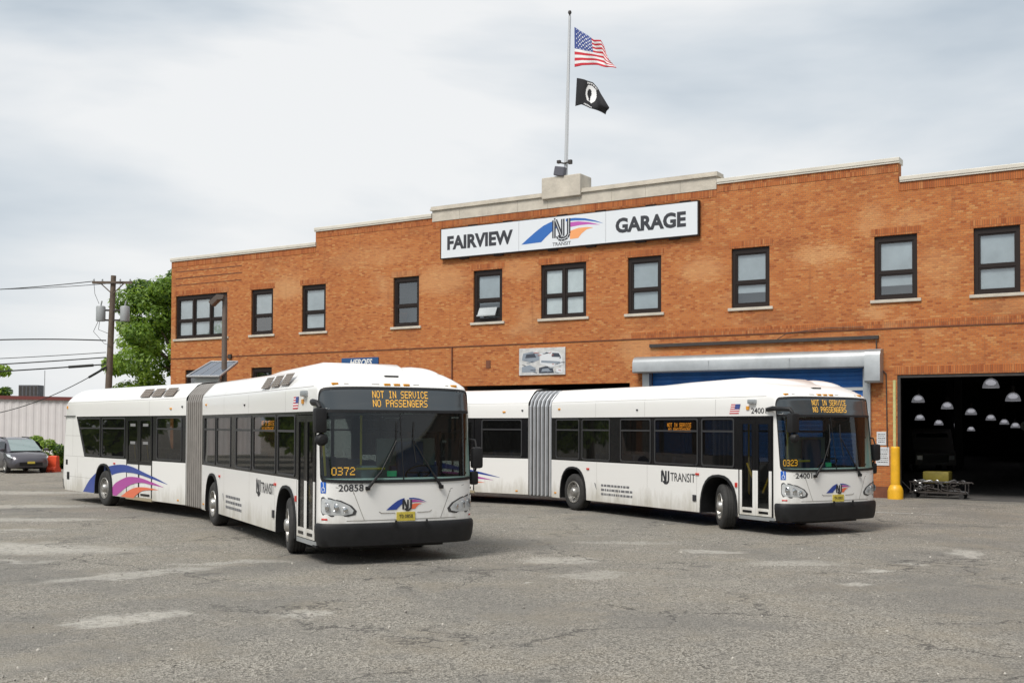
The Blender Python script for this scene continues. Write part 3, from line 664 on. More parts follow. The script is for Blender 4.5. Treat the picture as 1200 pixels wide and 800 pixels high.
def us(u, v):
    if u < .42 and v < 7/13:
        cu, cv = u/.42, v/(7/13); a = (cu*11) % 1; b = (cv*9) % 1
        if (int(cu*11)+int(cv*9)) % 2 == 1 and abs(a-.5) < .27 and abs(b-.5) < .27 and 0 < int(cu*11) < 10+1: return 1
        return 2
    return 0 if int(v*13) % 2 == 0 else 1
flag('national_flag', 'red, white and blue star-spangled flag flying at the pole top', (-11.55, .08, 15.5),
     [(-11.59, 17.05), (-11.35, 16.85), (-11.0, 16.62), (-10.75, 16.42), (-10.5, 16.36), (-10.42, 16.10), (-10.25, 15.85)],
     [(-11.58, 15.55), (-11.25, 15.55), (-10.9, 15.50), (-10.6, 15.45), (-10.35, 15.38), (-10.1, 15.28), (-9.86, 15.19)], 66, 52, us, [M['flagr'], M['flagw'], M['flagb']], .10, .6)
def pow_(u, v):
    x, y = (u-.50)/.17, (v-.47)/.36
    if x*x+y*y < 1:
        if ((x+.25)/.42)**2+((y-.05)/.50)**2 < 1 or (abs(x+.1) < .22 and .3 < y < .8): return 0
        if abs(y) > .85: return 0
        return 1
    if abs(v-.07) < .035 and .36 < u < .64 and int(u*60) % 3: return 1
    if abs(v-.93) < .03 and .34 < u < .66 and int(u*60) % 3: return 1
    return 0
flag('black_flag', 'black flag with white round emblem flying below the striped flag', (-11.5, .08, 14.0),
     [(-11.48, 15.12), (-11.15, 15.02), (-10.83, 14.85), (-10.5, 14.40), (-10.10, 13.85)],
     [(-11.54, 14.08), (-11.3, 14.10), (-11.0, 13.98), (-10.7, 13.80), (-10.32, 13.58)], 60, 44, pow_, [M['flagk'], M['flagw']], .10, 2.2)

# ---------------------------------------------------------------- bus
W = 1.32
def lerp(tab, z):
    if z <= tab[0][0]: return tab[0][1]
    for (a, p), (b, q) in zip(tab, tab[1:]):
        if z <= b: return p+(q-p)*(z-a)/(b-a)
    return tab[-1][1]
HW = [(.28, 1.29), (.45, 1.32), (2.80, 1.32), (2.88, 1.305), (2.94, 1.258), (3.02, 1.185), (3.10, 1.11), (3.16, 1.05), (3.20, .96), (3.22, .60), (3.225, .02)]
XF = [(.28, 2.17), (1.3, 2.17), (2.45, 1.99), (2.80, 1.91), (2.88, 1.86), (2.94, 1.78), (3.02, 1.64), (3.10, 1.46), (3.16, 1.22), (3.20, .95), (3.22, .5), (3.225, .1)]
XS = [(1.31, 1.80), (2.45, 1.722), (2.80, 1.68), (2.88, 1.62), (2.94, 1.52), (3.02, 1.36), (3.10, 1.12), (3.16, .85), (3.20, .5), (3.22, .1), (3.225, .0)]
EX = .62
def S(t, z, off=0):   # front surface: t in -1..1 (right side to left side)
    th = t*pi/2; hw = lerp(HW, z); xs = lerp(XS, z); xf = lerp(XF, z)
    sy = math.copysign(abs(sin(th))**EX, th); cx = max(0, cos(th))**EX
    n_ = Vector((max(0, cos(th))**1.3, math.copysign(abs(sin(th))**1.3, th), 0)); n_.normalize()
    return Vector((xs+(xf-xs)*cx, hw*sy, z))+n_*off
def FY(off):   # map (y, z) on the nose
    def f(y, z):
        hw = lerp(HW, z); t = math.asin(min(1, (abs(y)/hw))**(1/EX))/(pi/2); p = S(math.copysign(t, y), z, 0); return (p.x+off, y, z)
    return f
def rrect(t0, t1, z0, z1, rt_, rz_, n=7, sag=0, rtop=None):
    rtt, rzt = rtop or (rt_, rz_)
    pts = []
    for (cx, cz, a0, r1, r2) in ((t1-rt_, z0+rz_, -90, rt_, rz_), (t1-rtt, z1-rzt, 0, rtt, rzt), (t0+rtt, z1-rzt, 90, rtt, rzt), (t0+rt_, z0+rz_, 180, rt_, rz_)):
        for i in range(n+1):
            a = radians(a0+90*i/n); pts.append((cx+r1*cos(a), cz+r2*sin(a)))
    # subdivide long runs so they follow the curve
    out = []
    for a, b in zip(pts, pts[1:]+pts[:1]):
        k = max(1, int(abs(a[0]-b[0])/.07)); k = max(k, int(abs(a[1]-b[1])/.25))
        for i in range(k): out.append((a[0]+(b[0]-a[0])*i/k, a[1]+(b[1]-a[1])*i/k))
    if sag: out = [(p[0], p[1]-sag*(1-(p[0]/t1)**2)*max(0, 1-(p[1]-z0)/(z1-z0)*3)) for p in out]
    return out
def patch(mb, ol, fn, mi=0, rings=10):
    cx = sum(p[0] for p in ol)/len(ol); cz = sum(p[1] for p in ol)/len(ol)
    mb.grid([[fn(cx+(p[0]-cx)*k/rings, cz+(p[1]-cz)*k/rings) for p in ol] for k in range(rings, 0, -1)], mi, closed=True)
    mb.f.append(tuple(range(len(mb.v)-len(ol), len(mb.v)))); mb.mi.append(mi)
def ring(mb, a, b, fn, fn2=None, mi=0):
    mb.grid([[fn(*p) for p in a], [(fn2 or fn)(*p) for p in b]], mi, closed=True)
def arch_pts(cx, r, zt, z0, n=14):   # notch outline from right to left going over the wheel, ellipse
    out = []
    for i in range(n+1):
        a = pi*i/n; c_, s_ = cos(a), sin(a)
        out.append((cx+r*math.copysign(abs(c_)**.8, c_), z0+(zt-z0)*abs(s_)**.8))
    return out

def make_wheel(parent, x, y, side, steer=0, M0=None):
    # side -1: outer face towards -y
    Mt = Matrix.Translation((x, y, .485)) @ Matrix.Rotation(steer, 4, 'Z') @ Matrix.Rotation(side*pi/2*-1, 4, 'X')
    if M0: Mt = M0 @ Mt
    w_ = MB(); r_ = .485
    w_.lathe([(.29, -.02), (.30, .0), (.34, .012), (.43, .005), (.468, -.02), (r_, -.05), (r_, -.08), (r_-.012, -.085), (r_-.012, -.095), (r_, -.10), (r_, -.135), (r_-.012, -.14), (r_-.012, -.15), (r_, -.155), (r_, -.19), (r_-.012, -.195), (r_-.012, -.205), (r_, -.21), (r_, -.24), (.468, -.28), (.36, -.29)], 40)
    o = w_.build('wheel', M['tyre'], parent, smooth=40); o.matrix_local = Mt
    rm = MB(); rm.lathe([(.295, -.01), (.285, .012), (.265, .012), (.262, -.02), (.245, -.06), (.20, -.075), (.14, -.06), (.125, -.03), (.12, .02), (.09, .055), (.05, .065), (.001, .066)], 30)
    for i in range(10):
        a = 2*pi*i/10; rm.lathe([(.016, -.08), (.016, -.035), (.001, -.03)], 6, Matrix.Translation((.175*cos(a), .175*sin(a), 0)))
    for i in range(8):   # hand holes
        a = 2*pi*(i+.5)/8; rm.lathe([(.024, -.058), (.001, -.057)], 8, Matrix.Translation((.224*cos(a), .224*sin(a), 0)), mi=1)
    rm.build('rim', [M['rim'], M['dark']], o, smooth=35)
    return o

def side_window(parent, x0, x1, z0, z1, y, mtx=None, bar=.73, slant=None):
    """window on the plane y; slant = (x bottom, x top) for the raked rear edge"""
    sgn = -1 if y < 0 else 1
    def fn(off): return lambda u, v: (u, y+sgn*off, v)
    if slant: ol = [(slant[0], z0), (x1, z0), (x1, z1), (slant[1], z1)]; il = [(slant[0]+.04, z0+.04), (x1-.035, z0+.04), (x1-.035, z1-.035), (slant[1]+.05, z1-.035)]
    else:
        ol = rrect(x0, x1, z0, z1, .07, .07, 4); il = rrect(x0+.035, x1-.035, z0+.035, z1-.035, .05, .05, 4)
    f = MB(); ring(f, ol, il, fn(.012), fn(.012)); ring(f, ol, ol, fn(.0), fn(.012)); ring(f, il, il, fn(.012), fn(-.01))
    zb = z0+(z1-z0)*bar
    xl = x0+.03
    if slant: xl = slant[0]+(slant[1]-slant[0])*bar+.04
    f.box(xl, x1-.03, min(y+sgn*.012, y-sgn*.01), max(y+sgn*.012, y-sgn*.01), zb-.02, zb+.02)
    o = f.build('window', mat_frame, parent)
    g_ = MB(); g_.poly(il, fn(-.004)); g_.build('pane', M['glass'], o)
    if mtx: o.matrix_local = mtx
    return o
mat_frame = mat('window_rubber', (.035, .035, .037), .45)

def make_bus(name, loc, yaw, bend, label, number, code, opts):
    root = empty(name, loc, yaw, label, 'bus', 'articulated buses parked in the garage yard')
    RM = Matrix.Translation((-7.72, 0, 0)) @ Matrix.Rotation(bend, 4, 'Z')     # rear section frame
    def part(mb, nm, mats, parent=root, smooth=None, rear=False, merge=False):
        o = mb.build(nm, mats, parent, smooth, merge)
        if rear: o.matrix_local = RM
        return o
    Wh = M['white']
    # ---- front section shell
    b = MB(); zl = [2.45, 2.62, 2.80, 2.88, 2.94, 3.02, 3.10, 3.16, 3.20, 3.22, 3.225]
    rows = []
    for z in zl:
        hw, xs = lerp(HW, z), lerp(XS, z)
        row = [(x, -hw, z) for x in (-6.95, -5, -3, -1)]+[tuple(S(t/16, z)) for t in range(-16, 17)]+[(x, hw, z) for x in (-1, -3, -5, -6.95)]
        rows.append(row)
    b.grid(rows)
    # nose below the roof, with the windscreen opening
    T = [i/18 for i in range(-18, 19)]
    zz = [.30, .45, .6, .8, 1.0, 1.2, 1.38]
    b.grid([[S(t, z) for t in T] for z in zz])
    for sgn in (-1, 1):
        Ts = [sgn*q for q in (.875, .92, .96, 1.0)]
        b.grid([[S(t, z) for t in Ts] for z in (1.38, 1.7, 2.0, 2.3, 2.45)])
    # lower side panels with wheel arches
    def lower(y, door):
        xr, xf_ = -6.95, (.66 if door else 1.80)
        pts = [(xr, 1.31), (xr, .31)]
        pts += [(p[0], p[1]) for p in reversed(arch_pts(-5.87, .63, 1.15, .31))]
        pts += [(p[0], p[1]) for p in reversed(arch_pts(.0, .62, 1.17, .31))]
        pts += [(xf_, .31), (xf_, 1.31)]
        b.poly(pts, lambda u, v: (u, y, v))
        b.grid([[(x, y, z) for z in (.31, .29)] for x in (-6.95, -6.5)]);
    lower(-W, True); lower(W, False)
    # pillar before the door and rear bulkhead ring
    for y in (-W, W): b.quad([(1.716, y, 1.31), (1.80, y, 1.31), (1.722, y, 2.45), (1.716, y, 2.45)])
    b.quad([(1.716, -W, .31), (1.80, -W, .31), (1.80, -W, 1.31), (1.716, -W, 1.31)])
    for y in (-W, W):
        s_ = -1 if y < 0 else 1
        b.quad([(-6.95, y, .31), (-6.95, y*.9, .31), (-6.95, y*.9, 2.8), (-6.95, y, 2.8)])
    part(b, 'front_body', Wh, smooth=32)
    # ---- black window band, right side pieces between windows
    Z0, Z1 = 1.31, 2.45; wz0, wz1 = 1.345, 2.41
    fw_ = [(-6.72, -5.56), (-5.44, -4.15), (-3.71, -2.45), (-2.31, -.70), (-.58, .52)]
    def band(mb, xa, xb, wn, y, zlo=Z0, zhi=Z1):
        z0_, z1_ = wz0+.015, wz1-.015; x = xa
        for a, c in wn:
            mb.quad([(x, y, zlo), (a+.015, y, zlo), (a+.015, y, zhi), (x, y, zhi)]); mb.quad([(a+.015, y, zlo), (c-.015, y, zlo), (c-.015, y, z0_), (a+.015, y, z0_)])
            mb.quad([(a+.015, y, z1_), (c-.015, y, z1_), (c-.015, y, zhi), (a+.015, y, zhi)]); x = c-.015
        mb.quad([(x, y, zlo), (xb, y, zlo), (xb, y, zhi), (x, y, zhi)])
    b = MB(); band(b, -6.95, .66, fw_, -W-.001); part(b, 'window_band', M['black']); b = MB(); band(b, -6.95, 1.715, fw_+[(.66, 1.5)], W+.001); part(b, 'window_band', M['black'])
    for a, c in fw_: side_window(root, a, c, wz0, wz1, -W-.001); side_window(root, a, c, wz0, wz1, W+.001)
    side_window(root, .66, 1.5, wz0, wz1, W+.001)
    # side destination display behind window
    d_ = MB(); d_.box(-1.92, -.95, -1.27, -1.20, 2.08, 2.34); ds = part(d_, 'side_destination_display', M['dark'])
    d_ = MB(); dots(d_, 'NOT IN SERVICE', -1.88, 2.215, .88, .09, lambda u, v: (u, -1.275, v), fill=1.0); dots(d_, 'NO PASSENGERS', -1.84, 2.10, .82, .09, lambda u, v: (u, -1.275, v), fill=1.0)
    if True: d_.build('display_text', M['led2'], ds)
    # ---- front door: two leaves
    dz0, dz1 = .37, 2.41
    df = MB(); y = -W-.002
    df.box(.66, .70, y-.012, y+.03, dz0, 2.45); df.box(1.682, 1.714, y-.012, y+.03, dz0, 2.45); df.box(.70, 1.682, y-.012, y+.03, 2.40, 2.45)
    part(df, 'door_frame', M['black'])
    for k, (a, c) in enumerate(((.705, 1.188), (1.196, 1.68))):
        dl = MB(); s_ = .085
        def leafbox(x0, x1, z0, z1):
            zc = 1.31
            for lo, hi, mi in ((z0, min(z1, zc), 0), (max(z0, zc), z1, 1)):
                if hi > lo: dl.box(x0, x1, y-.02, y+.01, lo, hi, mi)
        leafbox(a, a+s_, dz0, 2.39); leafbox(c-s_, c, dz0, 2.39); leafbox(a+s_, c-s_, dz0, .53); leafbox(a+s_, c-s_, 2.28, 2.39)
        dl.box(a+.1, c-.1, y-.026, y-.021, .42, .47, 1)
        dl.box(a+s_-.005, a+s_+.012, y-.024, y-.005, .53, 2.28, 1); dl.box(c-s_-.012, c-s_+.005, y-.024, y-.005, .53, 2.28, 1)
        do = part(dl, 'door_leaf', [Wh, M['black']])
        g_ = MB(); g_.quad([(a+s_, y-.006, .53), (c-s_, y-.006, .53), (c-s_, y-.006, 2.28), (a+s_, y-.006, 2.28)]); g_.build('pane', M['doorglass'], do)
        g_ = MB(); p0, p1 = ((a+.1, y+.10, 1.45), (c-.1, y+.10, .95)) if k == 0 else ((c-.1, y+.10, 1.35), (a+.1, y+.10, .85))
        g_.tube([p0, p1], .022); g_.build('grab_bar', M['yellow'], do)
    st_ = MB(); st_.box(.70, 1.74, -W+.02, -.75, .30, .36); st_.box(.68, 1.76, -W-.015, -W+.02, .28, .355, 1); part(st_, 'door_step', [M['rubber'], M['galv']])
    # ---- windscreen surround and glass
    arc = lambda l, k=.045: [(p[0], p[1]+k*(1-(p[0]/.9)**2) if p[1] > 2.6 else p[1]) for p in l]
    oo = rrect(-.905, .905, 1.335, 2.815, .09, .10, 7, sag=.035, rtop=(.20, .17)); 
    lo = rrect(-.875, .875, 1.375, 2.435, .07, .08, 7, sag=.035, rtop=(.01, .01)); hi = rrect(-.875, .875, 2.475, 2.785, .01, .01, 7, rtop=(.18, .15))
    s_ = MB()
    fO = lambda t, z: S(t, z, .008); fI = lambda t, z: S(t, z, .012)
    allin = rrect(-.865, .865, 1.385, 2.775, .07, .08, 7, sag=.035, rtop=(.18, .15))
    oo, allin, hi = arc(oo), arc(allin), arc(hi)
    ring(s_, oo, allin, fI); ring(s_, oo, oo, fI, lambda t, z: S(t, z, -.002))
    s_.grid([[S(t/20*.875, z, .013) for t in range(-20, 21)] for z in (2.432, 2.478)])
    part(s_, 'windscreen_surround', M['rubber'], smooth=40)
    g_ = MB(); g_.grid([[S(t/24*.88, 1.36+(2.44-1.36)*k/10-.035*(1-(t/24)**2)*max(0, 1-k/3), .006) for t in range(-24, 25)] for k in range(11)])
    ws = part(g_, 'windscreen', M['wglass'], smooth=60)
    g_ = MB(); g_.box(0, .006, -.008, .008, 1.33, 2.43); 
    for v_ in range(len(g_.v)): g_.v[v_] = (g_.v[v_][0]+FY(.008)(0, g_.v[v_][2])[0], g_.v[v_][1], g_.v[v_][2])
    g_.build('centre_joint', M['rubber'], ws)
    g_ = MB(); patch(g_, hi, lambda t, z: S(t, z, .004), rings=8); dsn = part(g_, 'destination_sign', M['signglass'], smooth=60)
    g_ = MB(); dots(g_, 'NOT IN SERVICE', -.46, 2.672, .98, .118, FY(.011)); dots(g_, 'NO PASSENGERS', -.46, 2.528, .96, .118, FY(.011)); g_.build('sign_text', M['led3'], dsn)
    # ---- nose details
    bp = MB(); pr = [(.29, -.03), (.292, .01), (.31, .035), (.42, .05), (.56, .06), (.63, .055), (.658, .035), (.665, .0), (.665, -.04)]
    bp.grid([[S(t/24, z, o_) for t in range(-24, 25)] for z, o_ in pr]); bp.box(1.62, 1.80, -W-.03, -W+.02, .27, .30); part(bp, 'bumper', M['rubber'], smooth=40)
    nn = MB()
    for y_ in (-.16, .38):
        q = FY(.0); p0 = q(y_, .6); nn.box(p0[0]+.07, p0[0]+.10, y_-.012, y_+.012, .60, .70)
    part(nn, 'tow_hook', M['rubber'])
    ub = MB(); ub.box(-6.6, -5.15 if False else -6.4, -1.2, 1.2, .32, .5); ub.box(-5.2, -.68, -1.24, 1.24, .30, .46); ub.box(.66, 1.7, -1.0, 1.2, .26, .46); ub.box(1.7, 1.95, -.8, .8, .24, .4)
    ub.box(-6.9, 1.7, -.8, .8, .28, .47); ub.tube([(-5.87, -1.1, .485), (-5.87, 1.1, .485)], .09); ub.tube([(0, -1.0, .485), (0, 1.0, .485)], .07)
    part(ub, 'underframe', M['dark'])
    for sg_ in (-1, 1):
        h = [(sg_*a, z) for a, z in ((.885, 1.03), (.87, 1.075), (.82, 1.09), (.66, 1.075), (.47, 1.03), (.34, .95), (.285, .86), (.30, .80), (.38, .775), (.62, .775), (.83, .80), (.88, .86))]
        cx = sum(p[0] for p in h)/12; cz = sum(p[1] for p in h)/12
        h2 = [(cx+(p[0]-cx)*.90, cz+(p[1]-cz)*.84) for p in h]
        hh = MB(); patch(hh, h, lambda t, z: S(t, z, .006), rings=4); ho = part(hh, 'headlight', M['hlring'], smooth=50)
        hh = MB(); patch(hh, h2, lambda t, z: S(t, z, .012), rings=4); hh.build('lens', M['lens'], ho, smooth=50)
        hh = MB()
        for (t, z, r_) in ((.72, .93, .075), (.55, .92, .065), (.42, .88, .05)):
            c_ = S(sg_*t, z, .018); nrm = (S(sg_*t, z, .1)-S(sg_*t, z, 0)).normalized()
            hh.lathe([(r_, 0), (r_*.86, .008), (r_*.75, .002), (r_*.35, .004), (.001, .010)], 20, Matrix.Translation(c_) @ nrm.to_track_quat('Z', 'Y').to_matrix().to_4x4())
        hh.build('lamp', M['chrome'], ho, smooth=40)
        rr = MB(); o4 = [(sg_*a, z) for a, z in ((.86, .715), (.86, .745), (.70, .745), (.70, .715))]
        patch(rr, o4, lambda t, z: S(t, z, .008), rings=2); part(rr, 'side_reflector', M['red'])
    pt = MB(); f_ = FY(.012); pt.extrude([(-.12, .68), (.20, .68), (.20, .825), (-.12, .825)], lambda u, v, d: (FY(0)(.04, .75)[0]+d, u, v), .002, .014); plo = part(pt, 'licence_plate', M['plate'])
    pt = MB(); add2d(pt, text2d(opts['plate'], .24, .06, .01, -.08, .725), lambda u, v: (FY(0)(.04, .75)[0]+.017, u, v)); pt.build('plate_text', M['ink'], plo)
    tx_ = MB(); add2d(tx_, text2d(number, .40, .11, .015, -1.08, 1.175), FY(.005)); part(tx_, 'fleet_number', M['ink'])
    lg = MB(); swoosh(lg, FY(.006), -.30, .86, .72, .19, (0, 1, 2)); monogram(lg, FY(.009), -.02, .865, .17, .16, 3, None, None); part(lg, 'front_emblem', [M['blue'], M['magenta'], M['orange'], M['ink']])
    # panel lines on the nose
    sm = MB()
    for sg_ in (-1, 1):
        stroke(sm, [(sg_*1.12, 1.24), (sg_*.85, 1.18), (sg_*.78, 1.0), (sg_*.66, .70)], .009, FY(.003), 0)
    stroke(sm, [(-.85, 1.14), (.85, 1.14)], .007, FY(.003), 0)
    for i in range(8): stroke(sm, [(-.95+.2375*i, .705), (-.95+.2375*(i+1), .705)], .012, FY(.0035), 0)
    # seams of the side: cove line, rub line, panel joints
    f_ = lambda u, v: (u, -W-.0015, v)
    stroke(sm, [(-6.95, 2.86), (1.5, 2.86)], .007, lambda u, v: (u, -lerp(HW, v)-.002, v), 0)
    for x in (-4.8, -2.7, -.1):
        for q in range(8): stroke(sm, [(x, 2.86+.04*q), (x, 2.90+.04*q)], .007, lambda u, v: (u, -lerp(HW, v)-.003, v+.002), 0)
    for x in (-4.8, -2.7, -.1): stroke(sm, [(x, 2.46), (x, 2.82)], .007, f_, 0)
    for x in (-4.75, -2.6, -.75): stroke(sm, [(x, .32), (x, 1.30)], .006, f_, 0)
    part(sm, 'panel_joint', M['seam'])
    gm = MB()
    stroke(gm, [(-.42, .84), (-.38, .815), (-.14, .81)], .012, FY(.007), 0); stroke(gm, [(.24, .81), (.46, .815), (.5, .84)], .012, FY(.007), 0)
    part(gm, 'nose_trim', M['chrome'])
    ac = MB(); o4 = rrect(-.90, -.74, 1.145, 1.325, .02, .02, 3); patch(ac, o4, lambda t, z: S(t, z, .006), rings=3); aco = part(ac, 'access_sign', M['accblue'], smooth=60)
    ac = MB(); fA = lambda u, v: S(u, v, .009)
    stroke(ac, [(-.80, 1.30), (-.80, 1.23), (-.775, 1.23), (-.77, 1.17)], .014, fA, 0); ac.poly([(-.81+.012*cos(a/8*2*pi), 1.31+.010*sin(a/8*2*pi)) for a in range(8)], fA)
    for i in range(9):
        a0, a1 = radians(100+25*i), radians(100+25*(i+1)); stroke(ac, [(-.82+.03*cos(a0), 1.205+.038*sin(a0)), (-.82+.03*cos(a1), 1.205+.038*sin(a1))], .012, fA, 0)
    ac.build('symbol', M['paper'], aco)
    # marker lights on the roof edge
    for y_ in (-1.05, -.17, 0.0, .17, 1.05):
        ml = MB(); z = 2.895
        p = FY(0)(y_, z); w2 = .055
        ml.bevbox(p[0]-.04, p[0]+.028, y_-w2, y_+w2, z-.022, z+.022, .012); part(ml, 'marker_light', M['amber'])
    rv = MB(); rv.box(1.50, 1.62, -.12, .12, 3.035, 3.06); part(rv, 'camera_vent', M['black'])
    ln = MB()
    for a, c in ((-.90, -.30), (.30, .95)): stroke(ln, [(a, 2.90), (c, 2.90)], .016, FY(.004), 0)
    part(ln, 'roof_trim_line', M['seam'])
    # wipers
    for sg_, pts in ((-1, [(-.62, 1.22), (-.40, 1.47), (-.10, 1.98)]), (1, [(.66, 1.22), (.50, 1.46), (.20, 1.98)])):
        wp = MB(); q = FY(.045)
        wp.tube([q(*pts[0]), q(*pts[1])], [.028, .018], 8); wp.tube([q(*pts[1]), q(*pts[2])], .010, 6); q0 = FY(.02)
        wp.bevbox(q0(*pts[0])[0]-.02, q0(*pts[0])[0]+.04, pts[0][0]-.035, pts[0][0]+.035, pts[0][1]-.03, pts[0][1]+.03, .01)
        q1 = FY(.022); wp.tube([q1(pts[2][0]-.08*sg_*-1-.05, 1.62), q1(pts[2][0], 1.98), q1(pts[2][0]+.03, 2.28)], .012, 5)
        part(wp, 'wiper', M['rubber'])
    # mirrors
    mr = MB(); mo = opts['mirror']
    mr.tube([(1.55, -1.33, 2.58), (1.80, -1.42, 2.60), (mo[0]-.05, mo[1]-.03, 2.58), (mo[0], mo[1], 2.50)], [.045, .05, .045, .035], 8); mro = part(mr, 'mirror_arm', M['rubber'], smooth=50)
    mr = MB(); mr.bevbox(mo[0]-.09, mo[0]+.09, mo[1]-.10, mo[1]+.10, 2.10, 2.50, .05); mr.build('mirror_head', M['rubber'], mro, smooth=40)
    mr = MB(); mr.lathe([(.10, 0), (.10, .05), (.06, .10), (.001, .11)], 16, Matrix.Translation((mo[0], mo[1]+.02, 2.0)) @ Matrix.Rotation(pi/2, 4, 'Y')); mr.build('spot_mirror', M['rubber'], mro, smooth=40)
    mr = MB(); mr.tube([(1.72, 1.32, 1.42), (1.83, 1.44, 1.42), (1.88, 1.45, 1.55)], .022, 8); mr.tube([(1.72, 1.32, 2.0), (1.84, 1.44, 1.98), (1.88, 1.45, 1.85)], .018, 8)
    ml_ = part(mr, 'mirror_arm', M['rubber'], smooth=50)
    mr = MB(); mr.bevbox(1.82, 1.96, 1.35, 1.55, 1.50, 1.86, .05); mr.build('mirror_head', M['rubber'], ml_, smooth=40)
    mr = MB(); mr.bevbox(1.80, 1.92, 1.34, 1.48, 1.22, 1.45, .04); mr.build('spot_mirror', M['rubber'], ml_, smooth=40)
    # ---- roof equipment
    shp = opts['shroud']
    rs = MB(); rows = []
    for x, zt, wd in shp:
        wl_ = wd if x < -1 else wd*.5
        rows.append([(x, -wd-.13, min(3.08, zt-.07)), (x, -wd-.06, zt-.06), (x, -wd+.05, zt), (x, wl_-.05, zt), (x, wl_+.06, zt-.06), (x, wl_+.13, min(3.08, zt-.07))])
    rs.grid(rows); part(rs, 'roof_shroud', Wh, smooth=35)
    rp = MB(); rws = []
    for i in range(9):
        f = i/8; x = .2+1.3*f; hh = sin(pi*min(1, .12+f*.88))**.5; rws.append([(x, .66-.44*cos(a*pi/10)*(.6+.4*hh), 3.04+.215*hh*sin(a*pi/10)**.7) for a in range(11)])
    rp.grid(rws); part(rp, 'roof_pod', Wh, smooth=60)
    if opts['grille']:
        for k in range(3):
            x0 = -1.75+.62*k; gg = MB()
            def gf(u, v, o_=0): return (u, -(1.325-(v-2.90)*.62)-o_*.8, v+o_*.55)
            for i in range(5):
                zz_ = 2.92+.042*i+.012*k
                gg.quad([gf(x0, zz_, .012), gf(x0+.50, zz_, .012), gf(x0+.50, zz_+.013, .012), gf(x0, zz_+.013, .012)], 0)
            z_a, z_b = 2.905+.012*k, 3.115+.012*k
            gg.quad([gf(x0-.01, z_a, .006), gf(x0+.51, z_a, .006), gf(x0+.51, z_b, .006), gf(x0-.01, z_b, .006)], 1)
            for i in range(1, 4): gg.quad([gf(x0+.125*i-.008, z_a, .014), gf(x0+.125*i+.008, z_a, .014), gf(x0+.125*i+.008, z_b, .014), gf(x0+.125*i-.008, z_b, .014)], 0)
            part(gg, 'roof_grille', [M['seam'], M['grille']])
    # small square lamps, dots
    def lamp(x, z, mt, rear=False, w2=.05, h2=.022, nm='side_marker'):
        l_ = MB(); hwz = lerp(HW, z); l_.bevbox(x-w2, x+w2, -hwz-.022, -hwz+.01, z-h2, z+h2, .008); part(l_, nm, mt, rear=rear)
    lamp(-6.55, 2.68, M['amber']); lamp(.95, 2.62, M['amber'], w2=.045, h2=.04)
    lamp(-5.15, 1.12, M['red'], w2=.06, h2=.025); lamp(-.72, 1.16, M['red'], w2=.06, h2=.025)
    lamp(-3.0, 2.62, M['ink'], w2=.03, h2=.02, nm='exterior_speaker'); lamp(-6.75, .42, M['amber'], w2=.05, h2=.02)
    lamp(-.82, .62, M['ink'], w2=.06, h2=.07, nm='fuel_cap'); lamp(.58, .98, M['red'], w2=.035, h2=.05, nm='door_button')
    # side lettering
    f6 = lambda u, v: (u, -W-.004, v); f7 = lambda u, v: (u, -W-.007, v)
    l_ = MB(); monogram(l_, f6, -2.05, .93, .32, .27, 0, None, None); add2d(l_, text2d('TRANSIT', .90, .20, .008, -1.70, .96), f6); part(l_, 'side_lettering', M['ink'])
    l_ = MB(); random.seed(11)
    for r_ in range(3):
        s = -4.55
        while s < -3.25-(.0 if r_ != 0 else .1):
            d = random.uniform(.05, .16); l_.quad([f6(s, .70-.11*r_), f6(min(s+d, -3.2), .70-.11*r_), f6(min(s+d, -3.2), .755-.11*r_), f6(s, .755-.11*r_)]); s += d+.03
    l_.poly([(-4.86, .78), (-4.80, .66), (-4.74, .60), (-4.78, .68), (-4.80, .76)], f6)
    part(l_, 'small_print', mat('faded_print', (.16, .16, .17), .6))
    l_ = MB(); fl = lambda u, v: (u+.3*(v-2.5), -W-.005, v)
    for i in range(9): l_.quad([fl(.36, 2.5+.023*i), fl(.66, 2.5+.023*i), fl(.66, 2.523+.023*i), fl(.36, 2.523+.023*i)], i % 2)
    fl2 = lambda u, v: (u+.3*(v-2.5), -W-.008, v); l_.quad([fl2(.50, 2.60), fl2(.66, 2.60), fl2(.66, 2.707), fl2(.50, 2.707)], 2)
    part(l_, 'flag_decal', [M['flagr'], M['flagw'], M['flagb']])
    if opts['side_number']:
        l_ = MB(); add2d(l_, text2d(number, .46, .12, .012, 1.05, 2.50), lambda u, v: (u, -W-.005, v)); part(l_, 'side_number', M['ink'])
    dg_ = MB(); dg_.bevbox(1.0, 1.22, -1.40, -1.26, 2.70, 2.80, .03); part(dg_, 'door_camera', M['galv'], smooth=40)
    # ---- wheel arches
    def arch(cx, r, zt, y, mtx=None):
        sgn = -1 if y < 0 else 1
        a1 = arch_pts(cx, r, zt, .31); a2 = arch_pts(cx, r-.055, zt-.05, .31); mb = MB()
        o1 = [(p[0], y+sgn*.02, p[1]) for p in a1]; o2 = [(p[0], y+sgn*.03, p[1]) for p in a2]; o3 = [(p[0], y-sgn*.55, p[1]) for p in a2]; o0 = [(p[0], y, p[1]) for p in a1]
        mb.grid([o0, o1, o2, o3]); n = len(o3); mb.quad([(cx-r+.05, y-sgn*.55, .31), *o3[::-1], (cx+r-.05, y-sgn*.55, .31)])
        o = part(mb, 'wheel_arch', M['rubber'], smooth=35)
        if mtx: o.matrix_local = mtx
    arch(0, .63, 1.18, -W); arch(-5.87, .64, 1.16, -W); arch(0, .63, 1.18, W); arch(-5.87, .64, 1.16, W)
    make_wheel(root, 0, -1.29, -1, opts['steer']); make_wheel(root, 0, 1.29, 1, opts['steer'])
    make_wheel(root, -5.87, -1.30, -1); make_wheel(root, -5.87, 1.30, 1)
